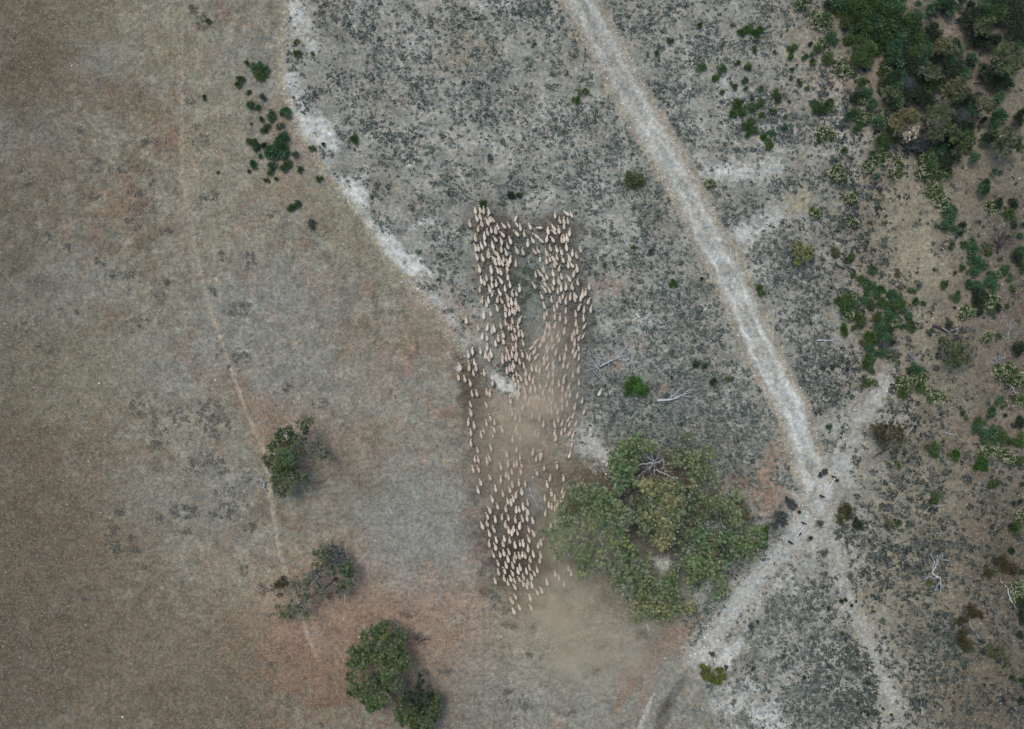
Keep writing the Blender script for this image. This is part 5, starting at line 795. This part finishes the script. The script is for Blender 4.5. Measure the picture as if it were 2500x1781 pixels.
add(1860, 440, "780 150 46 flower,470 285 42 flower,470 320 30 teal,795 370 42 flower,765 680 34 green,645 625 28 olive,640 660 18 olive,965 770 32 green,950 810 26 teal,795 830 22 green,1170 812 32 olive,598 940 18 green,1310 955 26 green,1345 1050 36 teal,1400 1070 24 green,1590 905 36 green,1680 1030 34 green,1700 990 22 teal,1745 770 26 green,1685 810 16 green,1660 570 26 teal,1500 70 50 flower,1460 100 40 flowerd,1540 160 50 flower,1580 210 50 flower,1620 270 40 teal,1640 320 40 teal,1665 240 34 teal,1600 390 40 teal,1590 420 28 grey,1690 435 34 teal,1745 395 32 dark,1525 412 20 teal,1720 460 22 dark,1930 80 50 teal,1960 25 38 dark,2010 240 50 flower,2040 200 44 dark,2180 205 42 dark,2170 300 44 green,2190 390 24 dark,2270 385 24 teal,1950 590 46 thino,1760 560 30 green,1820 550 42 teal,1850 620 44 teal,1860 680 44 teal,1910 740 46 teal,1800 700 30 teal,1860 800 46 teal,1810 890 44 teal,1860 920 50 teal,1850 980 46 dark,1910 1000 56 dark,1890 1070 50 dark,1880 1140 36 dark,1970 900 46 teal,2010 930 46 teal,2000 840 42 teal,2110 780 44 teal,2150 850 32 teal,2050 820 36 flower,2010 1030 46 flower,1980 1080 44 flowerd,2040 1110 32 dark,1990 1130 34 teal,1760 1150 44 flower,1820 1150 40 flower,2190 945 26 green,2250 620 40 teal,2240 670 50 dark,2260 730 40 green,2130 1100 20 green,2240 1470 55 dark,1975 630 24 green,2240 490 30 teal,1470 1320 30 grey,1960 1360 38 flower,2060 1350 22 green,1560 1390 38 teal,1620 1250 26 dark,2140 490 20 teal")
add(1860, 440, "880 860 34 green,900 900 36 teal,930 930 40 green,970 920 30 teal,1035 950 34 bright,920 990 34 teal,740 1030 42 green,800 1020 34 flower,660 1050 34 green,740 1100 46 green,790 1080 40 teal,760 1170 40 flowerd,820 1180 42 green,850 1230 36 green,1000 990 36 teal,1060 1060 40 green,1120 970 34 teal,1180 1000 40 teal,1140 1020 40 teal,1080 1120 40 teal,950 1090 36 green,900 1040 34 teal,1150 1090 46 green,1230 1090 40 green,1220 1130 34 teal,1110 1180 46 teal,1020 1200 40 green,1270 1190 36 teal,1290 1240 32 green,1300 1280 34 green,1150 1240 46 flower,1090 1260 40 green,1030 1270 46 teal,1010 1220 36 green,1060 1330 46 teal,710 1290 36 bright,720 1330 26 green,840 1270 24 green,800 1290 22 green,930 1370 50 bright,900 1420 40 olive,970 1400 40 green,940 1460 40 teal,1080 1370 46 teal,1120 1400 34 dark,1060 1430 44 blue,1060 1500 46 teal,940 1530 36 teal,1140 1500 44 thin,1120 1540 40 flower,1230 1280 22 teal,920 1600 42 green,1100 1310 36 dark,870 1210 30 teal,1190 1200 30 teal")
add(1860, 880, "935 15 40 green,930 60 34 teal,960 100 24 green,900 210 32 green,950 195 40 flower,1340 80 56 teal,1400 140 46 flower,1320 170 56 flower,1230 190 46 flower,1250 240 46 flowerd,1360 220 46 green,1220 290 34 bright,1240 330 20 olive,1300 110 26 dark,1440 270 36 flower,1510 320 46 flower,1570 330 26 flower,2060 340 36 teal,2100 370 28 flower,2060 100 46 flower,2150 80 44 flower,2150 150 46 flowerd,2220 150 50 flower,2250 190 40 flowerd,2230 350 46 flowerd,2200 320 26 dark,575 578 24 teal,600 580 16 flower,1480 770 44 green,1500 800 36 bright,1440 760 30 thino,1680 820 42 bright,1640 810 24 olive,1765 500 22 green,1740 460 18 dark,1900 530 40 green,1870 510 20 dark,2010 440 40 teal,1980 480 28 teal,1880 600 42 teal,1940 620 46 teal,2000 640 46 teal,2070 640 44 green,1920 700 44 teal,1960 760 46 flower,1930 790 36 flowerd,2010 780 40 flowerd,2000 710 40 teal,2100 690 40 green,2170 700 44 green,2240 690 44 green,2120 830 44 flowerd,2170 860 34 flower,1900 890 46 bright,1930 930 34 bright,1870 930 28 bright,2240 880 36 green,2260 540 46 dark,2220 510 30 dark,740 1290 46 thinb,690 1330 40 olive,740 1340 34 brown,685 1400 32 olive,800 1410 36 dark,840 1430 32 dark,1140 1430 46 thino,1170 1410 30 green,1500 1210 42 green,2010 1080 34 green,2040 1060 20 dark,2200 1460 44 green,2250 1350 40 flower,2170 1440 26 dark,425 1545 19 dark,325 1320 17 dark,540 970 24 blue,510 990 18 blue,1170 910 26 flower,655 1048 12 dark,330 1510 12 dark,30 1480 30 green,20 1540 34 green,2110 480 18 dark,220 1200 24 blue,260 1260 36 blue,150 1350 40 blue,180 1400 36 blue,100 1440 30 blue,500 1410 40 thin,1570 710 14 green,2240 1230 26 dark,2270 1080 20 dark,750 20 20 blue,610 60 20 dark,530 60 24 blue")
add(1860, 1325, "2250 410 60 flower,2230 470 56 flowerd,2260 520 50 dark,1820 580 50 thinb,1870 620 50 thinb,1760 870 50 brown,1790 920 40 olive,1740 800 40 brown,1730 680 50 thinb,2110 1070 22 green,1990 930 50 thino,2070 960 50 thino,2130 1020 40 thino,2060 150 50 thinb,2120 190 60 thinb,2180 240 50 thinb,1960 270 40 thinb,2000 260 34 olive,2250 620 40 dark,2250 690 40 dark,2260 800 34 dark,1465 345 22 lime,780 545 16 dark,690 510 20 dark,725 500 15 dark,575 570 14 dark,820 510 13 dark,365 1170 18 dark,920 1225 20 dark,1125 1495 14 dark,1050 1445 11 dark,180 990 20 olive,2180 1170 20 dark,2260 1200 26 dark,830 1400 12 dark,1075 825 14 blue,700 790 20 teal,540 90 30 thin,10 30 30 green,2260 1380 26 dark,2180 70 30 dark,2250 240 30 dark")
add(1240, 1325, "1700 1080 26 lime,1700 1130 36 olive,1740 1150 40 lime,1780 1190 34 lime,1840 1110 28 lime,1860 1160 34 lime,1830 1200 28 lime,1890 1090 20 blue,1770 960 22 blue,2110 730 24 blue,2170 690 16 dark,2130 1095 16 dark")
# low green mat in the gap of the flock
for q in ((1285,660),(1300,668),(1315,680),(1280,690),(1270,712),(1300,700),(1290,720),(1262,680),(1252,690),(1310,712),(1275,735)): SHR.append((q[0], q[1], 9, 'thin'))
DESC = dict(teal='deep blue green', green='mid green', bright='bright green', olive='olive', yellow='yellow green', lime='yellow green', grey='pale grey green', brown='brown', dark='very dark', blue='slate grey',
            flower='cream flowering', flowerd='dark cream flowering', thin='thin see-through', thinb='thin brown', thino='thin olive')
def szone(x, y):
    if x < 780: return 'left of the pale clay bank'
    if x < 1120 and y < 700: return 'on scrub right of the clay bank'
    if x < 1420 and 560 < y < 900: return 'in the gap inside the flock'
    if y > 1500 and x < 1830: return 'where the side track ends at the bottom'
    k = float(np.interp(y, [p[1] for p in TRACK], [p[0] for p in TRACK]))
    if x < k and y < 1250: return 'on scrub between flock and main track'
    if y < 460:
        if x < 1860: return 'just right of the upper track'
        if x < 2140: return "along the wood's open left side" if y < 250 else "below the wood's left side"
        if x < 2340: return 'in the top right wood, inner half' if y < 230 else 'in the lower left of the wood'
        return 'in the top right corner wood' if y < 230 else 'at the wood near the right edge'
    if y < 880:
        if x < 2030: return 'right of the middle track'
        if x < 2250: return 'in the long green heath patch'
        return 'near the right edge at mid height' if y < 640 else 'near the right edge below mid height'
    if y < 1230:
        return 'on open scrub right of the crossing' if x < 2330 else 'in the thicket at the lower right edge'
    if x < 2080: return 'around the track crossing'
    return 'on dotted scrub at the bottom right'
SHR = [s for s in SHR if -60 < s[0] < 2560 and -60 < s[1] < 1840]
# lobes whose foliage runs together are one bush
left = sorted(range(len(SHR)), key=lambda i: -SHR[i][2]); BUSH = []; used = set()
for i in left:
    if i in used: continue
    mem = [i]; used.add(i); cap = 5 if SHR[i][0] > 2080 and SHR[i][1] < 480 else 4 if SHR[i][2] > 9 else 2
    while len(mem) < cap:
        c = [(math.hypot(SHR[j][0]-SHR[m][0], SHR[j][1]-SHR[m][1])/(SHR[j][2]+SHR[m][2]), j) for j in left if j not in used for m in mem]
        if not c or min(c)[0] > .86: break
        j = min(c)[1]; used.add(j); mem.append(j)
    BUSH.append(mem)
BUSH.sort(key=lambda m: -sum(SHR[j][2]**2 for j in m))
cells = {}
for n, mem in enumerate(BUSH):
    R2 = math.sqrt(sum(SHR[j][2]**2 for j in mem)); sz = 'tiny' if R2 < 6.6 else 'small' if R2 < 10.5 else 'medium' if R2 < 15.5 else 'large'
    cells.setdefault((sz, SHR[mem[0]][3], szone(*SHR[mem[0]][:2])), []).append(n)
labels = {}
for (sz, kind, z), ids in cells.items():
    ids.sort(key=lambda n: SHR[BUSH[n][0]][1])
    for k, n in enumerate(ids):
        t = f'{sz} {DESC[kind]} shrub {z}'
        labels[n] = t if len(ids) == 1 else (t+(', upper of two' if k == 0 else ', lower of two') if len(ids) == 2 else f'{t}, {ordw(k+1)} from top')
print('SHRUBS', len(SHR), 'BUSHES', len(BUSH))
sv, sf, scol, nb = [], [], [], 0
for n, mem in enumerate(BUSH):
    lobes = []
    for j in mem:
        x, y, r, kind = SHR[j]; rm = r/PX*(1.38 if len(mem) > 1 else 1.3); dense = x > 2100 and y < 470
        if dense: rm *= 1.12
        cls = 0 if rm < .68 else 1 if rm < 1.3 else 2; ms = proto(kind, cls)[rnd.randrange(3)]; s = rm/(.45, 1.0, 1.8)[cls]
        flatb = .35 if 1245 < x < 1330 and 640 < y < 760 else 1
        up = .9 if dense and kind in ('dark', 'teal', 'green', 'blue') else 0
        p = W(x, y, rm*.4+up); p.z = float(hgt(p.x, p.y)); lobes.append((p, ms, s, rnd.uniform(0, 6.28), s*rnd.uniform(.85, 1.2)*flatb, up, cls, rnd.uniform(.72, 1.0)))
    if n < 296:
        p0 = lobes[0][0].copy()
        for k, (p, (fol, st, blo), s, rz, hz, up, cls, sq) in enumerate(lobes):
            if k == 0:
                if len(mem) == 1 and cls == 0 and not up:
                    root = bpy.data.objects.new('shrub', fol); root.location = p; root.rotation_euler = (0, 0, rz); root.scale = (s*1.1, s*sq*1.1, hz); link(root)
                    if blo: link(bpy.data.objects.new('blossom', blo), root)
                    break
                root = empty('flowering_shrub' if blo else 'shrub', p0)
            for nm, me in (('foliage', fol), ('stem', st), ('blossom', blo)):
                if me is None: continue
                o = link(bpy.data.objects.new(nm, me), root); o.location = p-p0+Vector((0, 0, up if nm != 'stem' else 0)); o.rotation_euler = (0, 0, rz); o.scale = (s*1.1, s*sq*1.1, hz if nm != 'stem' else hz+up*.8)
        tag(root, labels[n], 'shrub', f'{DESC[SHR[mem[0]][3]]} shrubs of the scrubland')
    else:
        for p, (fol, st, blo), s, rz, hz, up, cls, sq in lobes:
            m = len(fol.vertices); co = np.empty(m*3, np.float32); fol.vertices.foreach_get('co', co); co = co.reshape(-1, 3); c, sn = math.cos(rz), math.sin(rz)
            sv.append(np.stack([(co[:, 0]*c-co[:, 1]*sn)*s+p.x, (co[:, 0]*sn+co[:, 1]*c)*s+p.y, co[:, 2]*hz+p.z+up], 1)); sf.append(np.arange(m).reshape(-1, 4)+nb); nb += m
            cc = np.empty(m*4, np.float32); fol.color_attributes['tint'].data.foreach_get('color', cc); scol.append(cc.reshape(-1, 4)[:, :3])
if sv: tag(link(bpy.data.objects.new('tiny_shrubs', mesh_np('tiny_shrubs', np.concatenate(sv), np.concatenate(sf), M_leaf, np.concatenate(scol)))), 'remaining tiny green and dark shrublets dotted over the scrub', 'shrubs', kind='stuff')
# small trees and big bushes: x y r palette
BT = [(1860,0,"1560 400 80 yellow,1640 370 60 olive,1620 440 50 olive",'olive tree standing in a gap of the top right wood',3.6),
 (1860,0,"1470 610 80 olive,1400 620 50 grey,1530 660 40 olive",'grey olive tree in the middle of the top right wood',3.4),
 (1860,0,"1660 750 70 yellow .8,1720 720 55 yellow .8,1600 780 60 olive,1760 790 65 olive,1700 850 60 green,1640 820 50 olive",'golden olive tree in the lower part of the top right wood',3.8),
 (1860,0,"1090 800 56 olive,1160 810 56 olive,1120 850 46 green",'low olive tree at the left foot of the top right wood',3.0),
 (1860,0,"1160 1040 60 yellow,1230 1000 66 yellow,1310 1010 60 yellow,1170 1110 50 yellow,1240 1080 60 yellow,1340 1050 40 lime",'mustard yellow tree at the lower edge of the wood',3.6),
 (1860,0,"1310 1080 44 cream 1.2,1330 1130 44 cream 1.1,1270 1180 44 cream,1320 1190 36 cream,1250 1220 26 cream",'dead cream leaved tree against the mustard yellow one',3.4),
 (1860,0,"1480 990 70 olive,1560 960 70 olive,1630 990 60 olive,1500 1080 70 grey,1590 1070 66 olive,1480 1160 60 olive,1550 1170 56 grey",'broad olive tree right of the mustard yellow one',4.0),
 (1860,0,"1640 1130 60 green,1700 1180 60 green,1760 1210 60 green,1660 1210 56 green,1740 1290 60 green,1690 1330 46 green",'mid green tree at the lower right of the wood',3.6),
 (1860,0,"1920 890 60 olive,1980 920 56 olive,1950 960 40 yellow",'small olive tree on a bent dark trunk near the right edge',3.4),
 (1860,0,"1920 210 66 olive,1880 260 56 grey,1960 260 60 olive,1990 180 50 green",'olive tree near the top right corner',3.8),
 (1860,0,"2080 450 66 green,2150 420 70 olive,2220 460 66 olive,2060 530 60 green,2150 530 76 olive,2240 540 60 olive,2090 600 60 green,2180 610 60 green",'wide olive tree at the upper right edge',4.2),
 (1860,0,"2090 1190 66 olive,2150 1150 66 olive,2060 1260 60 olive,2140 1250 70 grey,2220 1220 66 olive,2240 1290 56 olive,2120 1310 44 green",'wide grey olive tree at the right edge below the wood',4.0),
 (1860,440,"300 580 46 yellow 1.1,330 560 40 lime,290 640 50 lime,350 620 56 yellow,410 600 46 lime,430 640 40 yellow,350 680 50 lime,310 710 40 lime,390 680 40 yellow,320 730 24 lime",'round yellow green bush alone on grey scrub right of the middle track',1.6),
 (1860,440,"1590 1420 50 thin,1640 1430 60 olive .6,1700 1460 66 olive .7,1770 1440 50 grey .5,1650 1520 70 olive .7,1740 1540 70 olive .6,1810 1520 56 grey .6,1680 1590 60 green .6,1620 1580 50 green .5,1780 1590 50 olive .6",'broad thin olive tree right of the flowering shrubs',3.0),
 (1860,880,"1000 580 56 brown .7,1060 600 60 brown .7,1030 660 60 brown .8,1100 560 50 brown .5,1160 580 56 brown .7,1220 590 44 brown .6,1120 650 50 brown .6,1200 670 56 brown .6,1250 700 46 olive .5,1180 730 56 yellow .35,1080 720 50 brown .5,1060 760 36 brown .4,1150 800 50 brown .35,1220 760 40 olive .3",'thin brown tree on open scrub right of the track crossing',3.0)]
for n, (ox, oy, s, lb, zt) in enumerate(BT):
    bl = [(b[0], b[1], b[2], 'grey' if b[3] == 'thin' else b[3], b[4]) for b in TL(ox, oy, s)]
    cx = sum(b[0] for b in bl)/len(bl); cy = sum(b[1] for b in bl)/len(bl); k = 1-zt/H*.9
    tree('small_tree' if zt > 2 else 'round_bush', lb, 'tree' if zt > 2 else 'bush', (CX+(cx-CX)*k, CY+(cy-CY)*k), bl, zt, 300+n, leaf=.15, dens=1.9, bright=.95 if zt > 2 else 1.3, trunk_r=.12 if zt > 2 else .07, bark=M_darkw)

# ---------------------------------------------------------------- dust raised by the flock (lies in the air above the ground)
def dust(label, x, y, rx, ry, h, dens, seed, col=(.82, .72, .58)):
    m = bpy.data.materials.new('dust'); m.use_nodes = True; N = m.node_tree.nodes; L = m.node_tree.links
    N.remove(N['Principled BSDF']); pv = N.new('ShaderNodeVolumePrincipled'); pv.inputs['Color'].default_value = (*col, 1); pv.inputs['Anisotropy'].default_value = .0
    L.new(pv.outputs[0], N['Material Output'].inputs['Volume'])
    tc = N.new('ShaderNodeTexCoord'); ln = N.new('ShaderNodeVectorMath'); ln.operation = 'LENGTH'; L.new(tc.outputs['Object'], ln.inputs[0])
    fo = N.new('ShaderNodeMapRange'); fo.interpolation_type = 'SMOOTHSTEP'; fo.inputs['From Min'].default_value = .98; fo.inputs['From Max'].default_value = .15; L.new(ln.outputs['Value'], fo.inputs['Value'])
    ns = N.new('ShaderNodeTexNoise'); ns.noise_dimensions = '4D'; ns.inputs['W'].default_value = seed; ns.inputs['Scale'].default_value = 2.4; ns.inputs['Detail'].default_value = 5; ns.inputs['Distortion'].default_value = .6; L.new(tc.outputs['Object'], ns.inputs['Vector'])
    nr = N.new('ShaderNodeMapRange'); nr.inputs['From Min'].default_value = .40; nr.inputs['From Max'].default_value = .74; L.new(ns.outputs['Fac'], nr.inputs['Value'])
    mu = N.new('ShaderNodeMath'); mu.operation = 'MULTIPLY'; L.new(fo.outputs[0], mu.inputs[0]); L.new(nr.outputs[0], mu.inputs[1])
    m2 = N.new('ShaderNodeMath'); m2.operation = 'MULTIPLY'; m2.inputs[1].default_value = dens; L.new(mu.outputs[0], m2.inputs[0]); L.new(m2.outputs[0], pv.inputs['Density'])
    import bmesh
    bm = bmesh.new(); bmesh.ops.create_icosphere(bm, subdivisions=3, radius=1); me = bpy.data.meshes.new('dust_cloud'); bm.to_mesh(me); bm.free(); me.materials.append(m)
    o = bpy.data.objects.new('dust_cloud', me); p = W(x, y, h*.55); o.location = (p.x, p.y, h*.45); o.scale = (rx/PX, ry/PX, h); link(o)
    tag(o, label, 'dust', kind='stuff')
dust('tan dust hanging over the middle of the flock', 1300, 1015, 165, 120, 2.8, 1.0, 1.0, (.87, .78, .65))
dust('pale dust plume over the right half of the flock', 1362, 880, 100, 165, 2.6, .85, 4.0, (.86, .79, .66))
dust('thin dust drifting over bare ground behind the flock', 1470, 1590, 260, 130, 4.0, .36, 12.0, (.92, .83, .68))
dust('thin dust drifting off the tail of the flock', 1350, 1480, 170, 130, 4.5, .40, 21.0, (.92, .82, .66))
dust('brown dust low over the rear column of sheep', 1250, 1130, 170, 180, 2.0, .45, 9.0)
dust('faint dust veil drifting over the left edge of the big tree cluster', 1400, 1330, 150, 170, 6.5, .24, 15.0, (.92, .83, .68))
